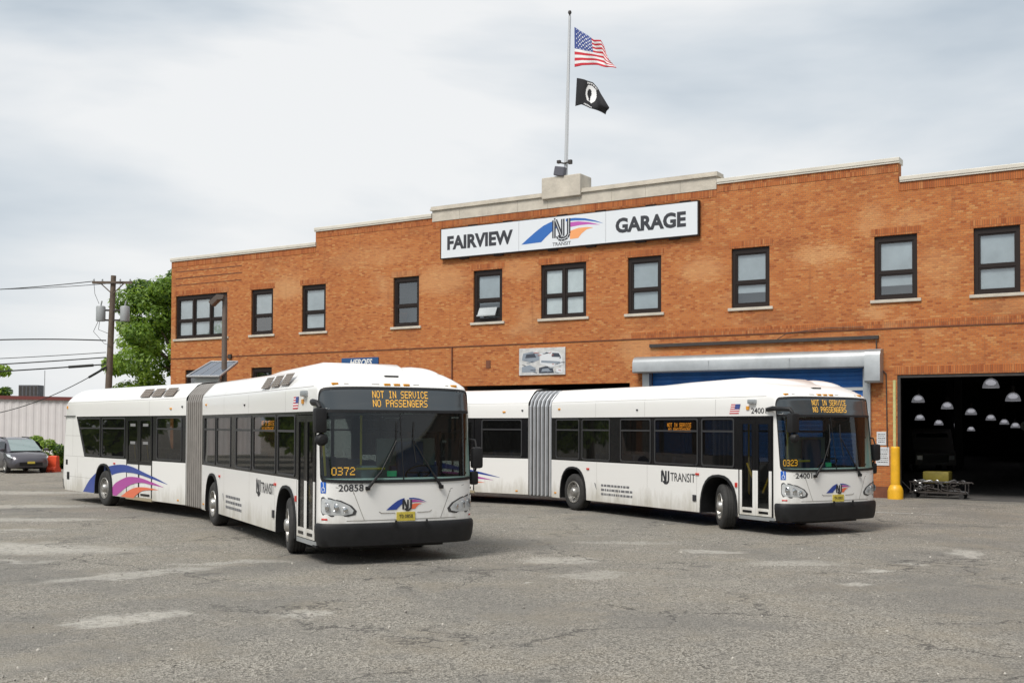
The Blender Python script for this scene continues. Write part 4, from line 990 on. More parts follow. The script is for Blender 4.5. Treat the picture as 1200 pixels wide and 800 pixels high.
    # ---- interior
    it = MB(); it.box(-6.9, 1.6, -.72, .72, .47, .52); it.box(-5.1, -.75, -1.25, 1.25, .465, .515); it.box(.75, 1.6, -1.25, 1.25, .465, .515); it.box(-6.9, .55, -1.25, 1.25, 2.46, 2.49); part(it, 'cabin_floor', M['interior'])
    ds_ = MB(); ds_.bevbox(1.45, 1.92, -.1, 1.12, 1.02, 1.30, .05); ds_.bevbox(1.5, 1.85, -1.05, -.1, 1.0, 1.28, .05); part(ds_, 'dashboard', M['dark'], smooth=40)
    sw_ = MB(); c0 = Vector((1.30, .62, 1.42))
    Mx = Matrix.Translation(c0) @ Matrix.Rotation(radians(-35), 4, 'Y'); pts = [tuple(Mx @ Vector((.22*cos(a*pi/10), .22*sin(a*pi/10), 0))) for a in range(21)]
    sw_.tube(pts, .016, 6); sw_.tube([tuple(Mx @ Vector((0, 0, -.3))), tuple(Mx @ Vector((0, 0, 0)))], .025); sw_.tube([tuple(Mx @ Vector((0, -.2, 0))), tuple(Mx @ Vector((0, .2, 0)))], .014)
    part(sw_, 'steering_wheel', M['rubber'], smooth=50)
    hr = MB(); hr.tube([(1.4, -.55, 1.50), (1.45, -.05, 1.50)], .022); hr.tube([(1.1, -.35, .5), (1.1, -.35, 2.4)], .02); hr.tube([(.5, -.9, .5), (.5, -.9, 2.4)], .02); hr.tube([(1.5, -1.1, 1.4), (1.45, -1.15, 2.3)], .02); part(hr, 'hand_rail', M['yellow'])
    bx = MB(); bx.box(1.66, 1.74, -1.10, -.66, 1.40, 1.56); cbx = part(bx, 'run_number_box', M['dark'])
    bx = MB(); dots(bx, code, -1.08, 1.415, .40, .13, lambda u, v: (1.745, u, v), fill=1.0); bx.build('run_number', M['led'], cbx)
    fb = MB(); fb.bevbox(1.0, 1.3, -.42, -.12, .52, 1.55, .04); part(fb, 'fare_box', M['galv'], smooth=40)
    dv = MB(); dv.bevbox(.72, .84, .42, .92, 1.0, 1.95, .05); dv.bevbox(.80, 1.2, .42, .92, .92, 1.05, .04); part(dv, 'driver_seat', M['seat'], smooth=40)
    vs = MB(); vs.box(1.70, 1.72, .15, 1.05, 2.12, 2.38); part(vs, 'sun_visor', M['black'])
    wb = MB(); q = FY(-.02); wb.poly([(-.27, 1.40), (-.11, 1.40), (-.10, 1.49), (-.27, 1.49)], q); part(wb, 'green_sticker', mat('sticker_green', (.03, .35, .16), .5, emit=None))
    lt_ = MB()
    for yy in (-.8, .8): lt_.box(-6.5, .4, yy-.08, yy+.08, 2.43, 2.455)
    part(lt_, 'ceiling_duct', M['paper'])
    pn = MB(); pn.box(.62, .66, .1, 1.2, .5, 2.0); part(pn, 'driver_screen', M['interior'])
    seats = MB(); seats.bevbox(0, .44, 0, .9, .80, .90, .03); seats.bevbox(-.08, .03, 0, .9, .86, 1.52, .03); seats.box(.1, .3, .3, .6, .5, .80)
    first = None
    def seat(x, y_, mtx=None, flip=False):
        nonlocal first
        if first is None: first = o = seats.build('seat', M['seat'], root, smooth=40)
        else: o = first.copy(); C.objects.link(o); o.parent = root
        mm = Matrix.Translation((x, y_, 0))
        o.matrix_local = (mtx @ mm) if mtx else mm
    for x in (-4.9, -4.1, -3.3, -2.5, -1.7):
        seat(x, -1.22); seat(x, .32)
    seat(.75, .32)
    for x in (-6.9, -6.1, -2.0, -1.4):
        seat(x, -1.22, RM); seat(x, .32, RM)
    # ---- rear section
    b = MB()
    HR = [(.30, 1.29), (.45, 1.32), (2.80, 1.32), (2.88, 1.305), (2.94, 1.26), (3.02, 1.19), (3.10, 1.11), (3.18, 1.03), (3.24, .90), (3.27, .60), (3.275, .02)]
    XR = [(.30, -9.12), (.6, -9.2), (1.6, -9.14), (2.5, -9.0), (3.0, -8.86), (3.1, -8.78), (3.18, -8.6), (3.24, -8.35), (3.27, -8.0), (3.275, -7.9)]
    def RB(z, r_=.16):   # contour around the tail
        hw, xr = lerp(HR, z), lerp(XR, z); pts = [(xr+r_*(1-cos(a)), -hw+r_*(1-sin(a)), z) for a in [pi/2*(1-i/5) for i in range(6)]]
        out = [(xr+r_-r_*sin(pi/2*(i/5)), -hw+r_-r_*cos(pi/2*(i/5)), z) for i in range(6)]
        return [(-8.0, -hw, z)]+out+[(p[0], -p[1], z) for p in reversed(out)]+[(-8.0, hw, z)]
    rows = []
    for z in [2.45, 2.62, 2.80, 2.88, 2.94, 3.02, 3.10, 3.18, 3.24, 3.27, 3.275]:
        hw = lerp(HR, z); r0 = RB(z); xr = max(-8.0, lerp(XR, z)+.2)
        r0[0] = (xr, -hw, z); r0[-1] = (xr, hw, z)
        rows.append([(-.75, -hw, z), (-4, -hw, z), (-6.5, -hw, z)]+r0+[(-6.5, hw, z), (-4, hw, z), (-.75, hw, z)])
    b.grid(rows)
    rows = []
    for z in [.31, .45, .7, 1.0, 1.31, 1.6, 2.0, 2.45]:
        r0 = RB(z); r0[0] = (-8.9, r0[0][1], z); r0[-1] = (-8.9, r0[-1][1], z)
        rows.append(r0)
    b.grid(rows)
    for y in (-W, W):
        pts = [(-.75, 1.31), (-.75, .31)]+arch_pts(-5.90, .63, 1.15, .31)+[(-8.9, .31), (-8.9, 2.45), (-8.02, 2.45), (-7.38, 1.31)]
        b.poly(pts, lambda u, v, y=y: (u, y, v))
        b.quad([(-.75, y, .31), (-.75, y*.9, .31), (-.75, y*.9, 2.8), (-.75, y, 2.8)])
    part(b, 'rear_body', Wh, smooth=32, rear=True)
    ub = MB(); ub.box(-5.2, -.3, -1.24, 1.24, .30, .46); ub.box(-9.0, -6.6, -1.24, 1.24, .30, .5); ub.box(-9, -.3, -.8, .8, .28, .47); ub.tube([(-5.9, -1.1, .485), (-5.9, 1.1, .485)], .09)
    part(ub, 'rear_underframe', M['dark'], rear=True)
    rw_ = [(-6.05, -4.45), (-4.32, -2.68), (-2.42, -.96)]
    b = MB(); y = -W-.001
    # slanted first window is cut between -7.9/-7.33 and -6.18
    b.quad([(-7.38, y, Z0), (-6.20, y, Z0), (-6.20, y, wz0+.015), (-7.36, y, wz0+.015)]); b.quad([(-8.0, y, wz1-.015), (-6.2, y, wz1-.015), (-6.2, y, Z1), (-8.02, y, Z1)])
    b.quad([(-7.38, y, Z0), (-7.30, y, Z0), (-7.92, y, Z1), (-8.02, y, Z1)])
    band(b, -6.20, -.75, [rw_[0], (-4.33, -2.67), rw_[2]], y); part(b, 'rear_window_band', M['black'], rear=True); b = MB(); band(b, -7.38, -.75, rw_, W+.001)
    part(b, 'rear_window_band', M['black'], rear=True)
    side_window(root, 0, -6.18, wz0, wz1, y, RM, slant=(-7.33, -7.95))
    for a, c in (rw_[0], rw_[2]): side_window(root, a, c, wz0, wz1, y, RM)
    for a, c in rw_: side_window(root, a, c, wz0, wz1, W+.001, RM)
    bz = MB(); bz.box(-9.12+.2, -8.1, -W-.04, -W, 2.455, 2.475); part(bz, 'rain_gutter', M['rubber'], rear=True)
    # rear door
    y = -W-.004
    for a, c in ((-4.31, -3.505), (-3.495, -2.69)):
        dl = MB(); s_ = .10
        dl.box(a, a+s_, y-.014, y+.01, 1.20, 2.42, 1); dl.box(c-s_, c, y-.014, y+.01, 1.20, 2.42, 1); dl.box(a+s_, c-s_, y-.014, y+.01, 2.32, 2.42, 1); dl.box(a+s_, c-s_, y-.014, y+.01, 1.20, 1.28, 1)
        dl.box(a, a+.03, y-.012, y+.01, .36, 1.20, 1); dl.box(c-.03, c, y-.012, y+.01, .36, 1.20, 1); dl.box(a+.03, c-.03, y-.004, y+.01, .36, 1.20, 0)
        dl.box(a+.12, c-.12, y-.012, y-.005, .40, .46, 1)
        do = part(dl, 'rear_door_leaf', [Wh, M['black']], rear=True)
        g_ = MB(); g_.quad([(a+s_, y, 1.28), (c-s_, y, 1.28), (c-s_, y, 2.32), (a+s_, y, 2.32)]); g_.build('pane', M['glass'], do)
        g_ = MB()
        for z_ in (1.72, 2.18): g_.box(a+.24, c-.24, y-.008, y-.004, z_, z_+.07)
        g_.build('door_notice', mat('grey_notice', (.22, .22, .22), .6), do)
        g_ = MB(); g_.tube([(a+.15, y+.12, 1.3), (a+.4, y+.12, 1.0)], .02); g_.tube([(a+.2, y+.12, 1.7), (a+.3, y+.12, 1.3)], .02); g_.build('grab_bar', M['yellow'], do)
    b = MB(); b.box(-4.33, -2.67, y-.015, y+.02, .28, .35); part(b, 'rear_door_sill', mat('sill_tan', (.32, .27, .18), .6), rear=True)
    # livery sweep (lies over the skirt; the doors carry it too)
    lv = MB(); fl = lambda u, v: (u, -W-.0205 if -4.34 < u < -2.66 else -W-.0035, v)
    def smoothp(a, b_, n=3):
        def cr_(pts):
            out = []
            for i in range(len(pts)-1):
                p0 = pts[max(0, i-1)]; p1 = pts[i]; p2 = pts[i+1]; p3 = pts[min(len(pts)-1, i+2)]
                for k in range(n):
                    t = k/n; out.append(tuple(.5*((2*p1[j])+(-p0[j]+p2[j])*t+(2*p0[j]-5*p1[j]+4*p2[j]-p3[j])*t*t+(-p0[j]+3*p1[j]-3*p2[j]+p3[j])*t**3) for j in (0, 1)))
            return out+[pts[-1]]
        return cr_(a), cr_(b_)
    def ribbon(up_, lo_, mi):   # between two polylines, sampled by x
        u_, l2 = smoothp(up_, lo_)
        def at_(pl, x):
            for p, q in zip(pl, pl[1:]):
                if p[0] <= x <= q[0]: return p[1]+(q[1]-p[1])*(x-p[0])/max(1e-6, q[0]-p[0])
            return None
        x0_ = u_[0][0]; x1_ = u_[-1][0]; n = 70; xs_l = [x0_+(x1_-x0_)*i/n for i in range(n+1)]+[-4.345, -4.335, -2.665, -2.655]
        xs_l = sorted(x for x in xs_l if x0_ <= x <= x1_)
        row = []
        for x in xs_l:
            zt = at_(u_, x); zb = at_(l2, x)
            if zb is None: zb = .32 if x < l2[0][0] else zt-.002
            zb = min(max(zb, .32), zt-.001)
            # wheel arch notch
            dx = abs(x+5.90)
            if dx < .64: zb = max(zb, .31+(1.17-.31)*(max(0, 1-(dx/.64)**2.5))**.4)
            zb = min(zb, zt)
            row.append((x, zt, zb))
        for p, q in zip(row, row[1:]):
            if p[1]-p[2] < .002 and q[1]-q[2] < .002: continue
            lv.quad([fl(p[0], p[2]), fl(q[0], q[2]), fl(q[0], q[1]), fl(p[0], p[1])], mi)
    ribbon([(-7.43, .33), (-6.95, .67), (-6.32, .93), (-5.7, 1.07), (-4.98, 1.15), (-4.34, 1.16), (-3.78, 1.11), (-3.12, 1.0), (-2.44, .89), (-1.75, .76)],
           [(-6.43, .33), (-5.87, .64), (-5.45, .82), (-4.98, .92), (-4.34, .97), (-3.67, .96), (-3.01, .90), (-2.44, .83), (-1.75, .755)], 0)
    part(lv, 'livery_sweep', [M['blue'], M['magenta'], M['orange']], rear=True); lv = MB()
    ribbon([(-5.38, .33), (-5.2, .60), (-4.62, .78), (-4.11, .86), (-3.39, .86), (-2.69, .78), (-2.0, .68)], [(-4.96, .33), (-4.33, .57), (-3.77, .70), (-3.22, .74), (-2.69, .71), (-2.0, .675)], 1)
    part(lv, 'livery_sweep', [M['blue'], M['magenta'], M['orange']], rear=True); lv = MB()
    ribbon([(-4.67, .33), (-4.21, .48), (-3.66, .60), (-3.01, .63), (-2.3, .60)], [(-3.76, .35), (-3.38, .50), (-3.01, .56), (-2.3, .595)], 2)
    part(lv, 'livery_sweep', [M['blue'], M['magenta'], M['orange']], rear=True)
    # tail details
    for k in range(3 if opts['grille'] else 0):
        x0 = -3.55+.72*k; gg = MB()
        def gf(u, v, o_=0): return (u, -(1.325-(v-2.90)*.80)-o_*.8, v+o_*.6)
        gg.quad([gf(x0-.01, 2.93, .006), gf(x0+.57, 2.93, .006), gf(x0+.57, 3.14, .006), gf(x0-.01, 3.14, .006)], 1)
        for i in range(1, 4): gg.quad([gf(x0+.14*i-.008, 2.93, .014), gf(x0+.14*i+.008, 2.93, .014), gf(x0+.14*i+.008, 3.14, .014), gf(x0+.14*i-.008, 3.14, .014)], 0)
        for i in range(5): zz_ = 2.94+.045*i; gg.quad([gf(x0, zz_, .012), gf(x0+.56, zz_, .012), gf(x0+.56, zz_+.012, .012), gf(x0, zz_+.012, .012)], 0)
        part(gg, 'roof_grille', [M['seam'], M['grille']], rear=True)
    b = MB(); b.box(-8.75, -8.55, -W-.006, -W, .62, .84); b.box(-8.85, -8.7, -W-.006, -W, 1.05, 1.2); b.box(-9.06, -9.0, -1.25, -1.2, 1.8, 2.3); part(b, 'service_hatch', M['rubber'], rear=True)
    sm = MB(); f_ = lambda u, v: (u, -W-.0015, v)
    stroke(sm, [(-8.9, 2.86), (-.75, 2.86)], .007, lambda u, v: (u, -lerp(HR, v)-.002, v), 0)
    for x, za, zb in ((-2.9, 2.46, 2.82), (-7.9, .33, 1.3), (-8.3, 1.31, 2.44), (-6.7, 1.22, 1.3)): stroke(sm, [(x, za), (x, zb)], .007, f_, 0)
    stroke(sm, [(-8.9, 1.31), (-7.4, 1.31)], .006, f_, 0); stroke(sm, [(-8.9, .72), (-6.6, .72)], .006, f_, 0); stroke(sm, [(-8.9, 1.9), (-7.75, 1.9)], .006, f_, 0)
    part(sm, 'rear_panel_joint', M['seam'], rear=True)
    lamp(-1.6, 2.62, M['amber'], True); lamp(-8.75, 2.72, M['amber'], True, .04, .04); lamp(-.95, 2.66, M['ink'], True, .03, .02, 'exterior_speaker'); lamp(-5.15, 1.18, M['red'], True, .06, .02); lamp(-1.15, .40, M['amber'], True, .04, .02)
    b = MB(); b.grid([[(p[0]+.0, p[1], p[2]) for p in [(q[0]-.04 if abs(q[1]) < 1.3 else q[0], q[1]*1.01, z) for q in RB(z)[1:-1]]] for z in (.34, .62)]); part(b, 'rear_bumper', M['rubber'], rear=True)
    for sg_ in (-1, 1):
        for z in (1.0, 1.3): 
            b = MB(); b.bevbox(-9.22, -9.12, sg_*1.0-.08, sg_*1.0+.08, z-.07, z+.07, .02); part(b, 'tail_light', M['red'], rear=True)
    arch(-5.90, .64, 1.16, -W, RM); arch(-5.90, .64, 1.16, W, RM)
    make_wheel(root, -5.90, -1.30, -1, 0, RM); make_wheel(root, -5.90, 1.30, 1, 0, RM)
    it = MB(); it.box(-8.8, -.3, -.72, .72, .50, .54); it.box(-5.1, -.3, -1.25, 1.25, .495, .535); it.box(-8.4, -.3, -1.25, 1.25, 2.46, 2.49); it.box(-8.5, -8.0, -1.2, 1.2, .5, 2.4); part(it, 'rear_cabin_floor', M['interior'], rear=True)
    # ---- bellows
    bl = MB(); nf = opts['folds']*2; rows = []
    def frame(k, s_):
        # ring k/nf between the two sections
        f = k/nf; a = bend*f
        pA = Vector((-6.95, 0, 0)); pB = RM @ Vector((-.75, 0, 0))
        c_ = pA.lerp(pB, f)
        # centre drifts on the turn
        pts = []
        for (y_, z) in cont:
            yy = y_*s_; zz_ = 1.8+(z-1.8)*(1+(s_-1)*.8)
            pts.append(c_+Vector((-sin(a)*yy, cos(a)*yy, zz_)))
        return pts
    hwB = 1.29; cont = [(-hwB, .32), (-hwB, 1.2), (-hwB, 2.0), (-hwB, 2.75), (-1.24, 2.92), (-1.10, 3.08), (-.95, 3.18), (0, 3.20), (.95, 3.18), (1.10, 3.08), (1.24, 2.92), (hwB, 2.75), (hwB, 2.0), (hwB, 1.2), (hwB, .32), (1.1, .28), (0, .28), (-1.1, .28)]
    nfold = opts['folds']; nf = nfold*6; sc = [.945, .985, 1.012, 1.018, 1.012, .985]
    for k in range(nf+1): rows.append(frame(k, sc[k % 6]))
    for k in range(nf): bl.grid(rows[k:k+2], mi=1 if k % 6 in (2, 3) else (2 if k % 6 in (0, 5) else 0), closed=True)  # valleys coloured as fold shade, peak trim coloured as highlight stripes
    part(bl, 'bellows', [opts['bellow_mat'], opts['bellow_trim'], M['bellow_seam']], merge=True)
    return root

M['bellow_seam'] = mat('bellows_inner_fold', (.055, .05, .047), .7)  # dark colour paints the shade inside the bellows folds
M['bellow_old_trim'] = mat('bellows_trim_dull', (.33, .31, .285), .45, .3)  # trim along the fold peaks, its light colour also painting the highlights
M['bellow_new_trim'] = mat('bellows_trim_bright', (.62, .63, .65), .3, .5)
M['led2'] = mat('amber_led_side', (.05, .02, 0), .5, emit=(1, .36, .03), es=4.0)
M['led3'] = mat('amber_led_front', (.10, .06, 0), .5, emit=(1, .54, .10), es=.72)
M['signglass'] = mat('destination_glass', (.055, .065, .072), .12, coat=.6)
M['hlring'] = mat('headlight_bezel', (.06, .06, .062), .3)

make_bus('articulated_bus', (-2.7586, 19.9977, 0), -1.0925, .2373, 'white articulated bus numbered 20858 with grey brown bellows, nearest the camera', '20858', '0372',
         dict(plate='T0 0858', mirror=(2.12, -1.40), grille=True, side_number=False, steer=radians(-11), folds=8, bellow_mat=M['bellow_old'], bellow_trim=M['bellow_old_trim'],
              shroud=[(-3.9, 3.20, .80), (-2.2, 3.27, .86), (.5, 3.31, .88), (.9, 3.28, .84), (1.15, 3.22, .76), (1.38, 3.13, .60), (1.5, 3.05, .45)]))
make_bus('articulated_bus', (5.6705, 24.9426, 0), -1.0534, .4044, 'white articulated bus numbered 24001 with silver bellows, parked before the blue shutter', '24001', '0323',
         dict(plate='T4 0001', mirror=(2.30, -1.34), grille=False, side_number=True, steer=radians(-28), folds=6, bellow_mat=M['bellow_new'], bellow_trim=M['bellow_new_trim'],
              shroud=[(-3.0, 3.20, .80), (-1.6, 3.25, .86), (.5, 3.29, .88), (.9, 3.26, .84), (1.15, 3.20, .76), (1.38, 3.12, .60), (1.5, 3.05, .45)]))

# ---------------------------------------------------------------- by the garage doors
bo = empty('bollard', world(.0, -.30), BA, 'tall yellow guard post on a flared base at the dark doorway', 'bollard')
b_ = MB(); b_.lathe([(.15, .36), (.142, .42), (.138, 1.56), (.134, 1.60), (.12, 1.62), (.001, 1.62)], 20); b_.build('post', M['bol'], bo, smooth=40)
b_ = MB(); b_.lathe([(.235, 0), (.235, .26), (.21, .34), (.165, .42), (.13, .45)], 20); b_.build('base', M['bol'], bo, smooth=40)
es_ = MB(); es_.box(-.12, -.04, -.05, -.006, 1.1, 3.70); o = es_.build('edge_strip', mat('pale_yellow_strip', (.52, .50, .22), .5, var=(8, .2))); place(o); tag(o, 'thin pale yellow guard strip up the brick edge above the bollard', 'strip')

bay = [((16.67, 38.6, 3.76)), ((19.11, 42.3, 3.39)), ((18.09, 49.4, 3.49)), ((20.56, 52.4, 3.25)), ((23.05, 55.7, 3.02)), ((27.62, 64.0, 2.8)), ((30.71, 69.2, 2.58)), ((31.4, 69.2, 2.37)), ((23.53, 64.0, 2.79)), ((26.62, 69.2, 2.52)), ((30.12, 75.3, 2.37)), ((34.18, 82.6, 2.12))]
labs = ['largest and highest pendant lamp near the top of the dark doorway', 'bell pendant lamp at far right, second largest in the doorway', 'leftmost of the upper pendant lamps inside the dark doorway', 'pendant lamp just right of the leftmost upper lamp in the doorway',
        'pendant lamp in the middle of the doorway, right of the second lamp', 'pendant lamp below and left of the second largest lamp', 'small pendant lamp low at right, second from the right edge', 'small pendant lamp nearest the right edge of the photo',
        'leftmost of the lower row of small pendant lamps', 'second from left in the lower row of small pendant lamps', 'third from left in the lower row of small pendant lamps', 'smallest lowest pendant lamp at the centre of the doorway']
lm1 = glass('lamp_reflector', (.30, .30, .31), dirt=.6, refl=.6)
_t = lm1.node_tree; _o = [q for q in _t.nodes if q.type == 'OUTPUT_MATERIAL'][0]; _a = _t.nodes.new('ShaderNodeAddShader'); _e = _t.nodes.new('ShaderNodeEmission')
_e.inputs[0].default_value = (.85, .85, .92, 1); _e.inputs[1].default_value = .09; _t.links.new(_o.inputs[0].links[0].from_socket, _a.inputs[0]); _t.links.new(_e.outputs[0], _a.inputs[1]); _t.links.new(_a.outputs[0], _o.inputs[0]); lm2 = mat('lamp_bulb', (.8, .8, .8), .4, emit=(.95, .94, 1), es=1.6)
proto = None
for (x, y, z), lb in zip(bay, labs):
    e_ = empty('pendant_lamp', (x, y, z), 0, lb, 'lamp', 'bell pendant lamps inside the garage')
    if proto is None:
        b_ = MB(); b_.lathe([(.275, -.16), (.28, -.14), (.265, -.07), (.22, .05), (.15, .13), (.08, .16)], 24); s1 = b_.build('lamp_shade', lm1, e_, smooth=50)
        b_ = MB(); b_.lathe([(.001, -.07), (.10, -.06), (.17, -.01), (.17, .04), (.12, .09), (.06, .12)], 16); s2 = b_.build('bulb', lm2, s1, smooth=50)
        b_ = MB(); b_.lathe([(.29, -.168), (.001, -.16)], 20)
        b_ = MB(); b_.tube([(0, 0, .17), (0, 0, .42)], .08, 8); b_.tube([(0, 0, .4), (0, 0, 2.4)], .012, 6); s3 = b_.build('stem', M['pipe'], e_)
        proto = (s1, s2, s3)
    else:
        c1 = proto[0].copy(); C.objects.link(c1); c1.parent = e_; c2 = proto[1].copy(); C.objects.link(c2); c2.parent = c1; c3 = proto[2].copy(); C.objects.link(c3); c3.parent = e_
# lamp bulb faces out below
# dark van far inside the hall
pbx = empty('parked_van', (21.0, 55, 0), BA+.35, 'dark unlit van standing deep inside the garage behind the trolley', 'van')
b_ = MB(); b_.extrude([(0, .35), (0, .95), (.55, 1.12), (1.2, 1.95), (1.5, 2.15), (5.2, 2.15), (5.3, 2.0), (5.3, .35)], lambda u, v, d: (d, u, v), -.95, .95); b_.build('body', mat('van_grey', (.16, .15, .145), .5), pbx, smooth=30)
b_ = MB(); b_.quad([(-.8, .60, 1.16), (.8, .60, 1.16), (.75, 1.17, 1.92), (-.75, 1.17, 1.92)]); b_.build('windscreen', M['black'], pbx)
b_ = MB(); b_.box(-.6, .6, -.02, -.004, .5, .85); b_.build('grille', M['black'], pbx)
for x in (-.75, .75):
    b_ = MB(); b_.box(x-.12, x+.12, -.02, -.004, .62, .82); b_.build('headlight', M['lens'], pbx)
    for y in (.9, 4.2):
        b_ = MB(); b_.lathe([(.001, -.12), (.33, -.11), (.33, .1), (.001, .11)], 20, Matrix.Translation((x*1.1, y, .33)) @ Matrix.Rotation(pi/2, 4, 'Y')); b_.build('wheel', M['tyre'], pbx, smooth=40)
# equipment cart with pipes, hose reels and a yellow tank
ct = empty('equipment_cart', world(.55, 1.0), BA, 'low trolley heaped with metal pipes and chains just inside the doorway', 'cart')
b_ = MB(); b_.box(-.35, 1.35, -.3, .3, .16, .20)
for x in (-.33, .5, 1.3):
    for y in (-.28, .26): b_.box(x, x+.03, y, y+.03, .16, .5)
b_.tube([(-.35, -.28, .5), (1.35, -.28, .5)], .018, 6); b_.tube([(-.35, .28, .5), (1.35, .28, .5)], .018, 6); b_.tube([(-.35, 0, .2), (-.7, 0, .55), (-.72, -.15, .58), (-.72, .15, .58)], .016, 6); b_.build('frame', M['pipe'], ct)
for x in (-.22, 1.2):
    for y in (-.27, .27):
        b_ = MB(); b_.lathe([(.001, -.03), (.08, -.03), (.08, .03), (.001, .03)], 14, Matrix.Translation((x, y, .08)) @ Matrix.Rotation(pi/2, 4, 'X')); b_.build('caster', M['tyre'], ct, smooth=40)
random.seed(21)
b_ = MB()
for i in range(34):
    x, y, z = random.uniform(-.3, 1.2), random.uniform(-.25, .2), random.uniform(.22, .52); a = random.uniform(-.5, .5); l_ = random.uniform(.12, .4)
    if i % 3 == 0: b_.lathe([(.05, 0), (.07, .01), (.07, .04), (.05, .05), (.05, 0)], 12, Matrix.Translation((x, y-.1, z)) @ Matrix.Rotation(random.uniform(0, 3), 4, 'X'), mi=i % 2)
    else: b_.tube([(x, y, z), (x+l_*cos(a), y+l_*sin(a)*.3, z+.08*sin(i)), (x+l_*cos(a)+.05, y, z+.1*sin(i)-.05)], random.uniform(.012, .03), 7, mi=i % 2)
b_.build('metal_parts', [mat('dull_metal', (.30, .30, .30), .35, .8), M['pipe']], ct, smooth=50)
yt = empty('yellow_tank', world(.45, 2.0), BA, 'dull yellow metal box on legs behind the heaped trolley', 'tank')
b_ = MB(); b_.bevbox(-.05, .75, -.3, .3, .42, .80, .04); b_.build('tank', mat('dull_yellow', (.22, .18, .03), .5, var=(5, .3)), yt, smooth=40)
for x in (0, .68):
    for y in (-.26, .24):
        b_ = MB(); b_.box(x, x+.04, y, y+.04, 0, .43); b_.build('leg', M['pipe'], yt)
# hanging drop chains with bright strips further inside
random.seed(5)
for k, (s, d, h) in enumerate([(1.2, 20, 1.2), (1.9, 20.6, .9), (2.5, 21, .8)]):
    e_ = empty('hose_reel', world(s, d, 2.3-.12*k), BA, ['bright hose reel hanging left in the dark hall', 'middle hose reel hanging in the dark hall', 'right hose reel hanging in the dark hall'][k], 'hose reel', 'hose reels hanging inside the garage')
    b_ = MB(); b_.lathe([(.10, -.06), (.24, -.06), (.24, -.04), (.12, -.03), (.12, .03), (.24, .04), (.24, .06), (.1, .06)], 18, Matrix.Rotation(pi/2, 4, 'X')); b_.build('drum', mat('reel_grey', (.5, .5, .48), .4), e_, smooth=40)
    b_ = MB(); b_.tube([(0, 0, .2), (0, 0, 3.9)], .015, 6); b_.build('hanger', M['pipe'], e_)
    b_ = MB(); b_.tube([(.12, 0, 0), (.16, 0, -h)], .02, 6); b_.build('hose', M['rubber'], e_)

# ---------------------------------------------------------------- solar lamp post before the building
sp_ = empty('solar_lamp_post', (-9.87, 38, 0), 0, 'brown lamp post with solar panel behind the articulated bus', 'lamp post')
b_ = MB(); b_.tube([(0, 0, 0), (0, 0, 6.6)], [.11, .085], 10); b_.build('pole', mat('pole_brown', (.14, .105, .085), .6, var=(4, .2)), sp_, smooth=50)
b_ = MB()
b_.tube([(0, 0, 6.45), (-.34, 0, 6.62)], .03, 6)
for yy in (-.13, .13): b_.extrude([(-.50, 6.42), (-.22, 6.68), (.02, 6.66), (-.02, 6.52), (-.20, 6.50), (-.40, 6.30)], lambda u, v, d: (u, d+yy, v), -.11, .11)
b_.build('lamp_head', mat('lamp_brown', (.10, .075, .06), .5), sp_)
b_ = MB(); b_.quad([(-.49, -.22, 6.39), (-.49, .22, 6.39), (-.41, .22, 6.295), (-.41, -.22, 6.295)]); b_.build('lamp_glass', M['lens'], sp_)
b_ = MB(); T4 = [(-1.12, -.55, 3.86), (.0, -.62, 3.86), (.32, .55, 4.42), (-.62, .62, 4.42)]
b_.quad(T4); b_.quad([(p[0]+.02, p[1]+.02, p[2]-.05) for p in T4][::-1]); 
for i in range(4): p, q = T4[i], T4[(i+1) % 4]; b_.quad([p, q, (q[0]+.02, q[1]+.02, q[2]-.05), (p[0]+.02, p[1]+.02, p[2]-.05)])
pan = b_.build('solar_panel', mat('panel_cells', (.035, .06, .10), .12, coat=1), sp_)
b_ = MB()
for i in range(4): b_.tube([T4[i], T4[(i+1) % 4]], .035, 6)
for f in (.33, .66): b_.tube([Vector(T4[0]).lerp(Vector(T4[1]), f)+Vector((0, 0, .004)), Vector(T4[3]).lerp(Vector(T4[2]), f)+Vector((0, 0, .004))], .010, 4)
b_.build('panel_frame', mat('alu', (.5, .5, .5), .35, .6), pan)
b_ = MB(); b_.bevbox(-.95, -.12, -.3, .3, 3.15, 3.84, .03); b_.build('battery_box', mat('box_white', (.6, .63, .62), .5), sp_)

# ---------------------------------------------------------------- utility pole and wires
up_ = empty('utility_pole', (-20.35, 56, 0), 0, 'wooden utility pole with crossarm and two transformers', 'utility pole')
b_ = MB(); b_.tube([(-.15, 0, 0), (-.02, 0, 4.3), (.16, 0, 9.75)], [.20, .17, .13], 10); b_.build('pole', M['wood'], up_, smooth=50)
b_ = MB(); b_.box(-.85, 1.15, -.2, -.08, 9.32, 9.44); b_.tube([(.15, -.1, 8.8), (-.45, -.14, 9.35)], .03, 5); b_.tube([(.15, -.1, 8.8), (.75, -.14, 9.35)], .03, 5); b_.build('crossarm', M['wood'], up_)
for x in (-.78, -.35, .55, 1.05):
    b_ = MB(); b_.lathe([(.02, 0), (.05, .02), (.035, .06), (.05, .09), (.02, .14), (.001, .15)], 8, Matrix.Translation((x, -.14, 9.44))); b_.build('insulator', M['galv'], up_, smooth=50)
for x in (-.42, .80):
    b_ = MB(); b_.lathe([(.001, -.38), (.22, -.37), (.23, -.34), (.23, .34), (.20, .39), (.001, .42)], 16, Matrix.Translation((x, -.12, 7.8))); b_.tube([(x, -.12, 8.2), (x+.05, -.12, 8.45)], .04, 6)
    b_.build('transformer', mat('transformer_grey', (.33, .345, .35), .5), up_, smooth=40)
b_ = MB(); b_.box(-.2, .7, -.1, .05, 7.95, 8.03); b_.box(-.2, .7, -.1, .05, 7.45, 7.53); b_.build('bracket', M['pipe'], up_)
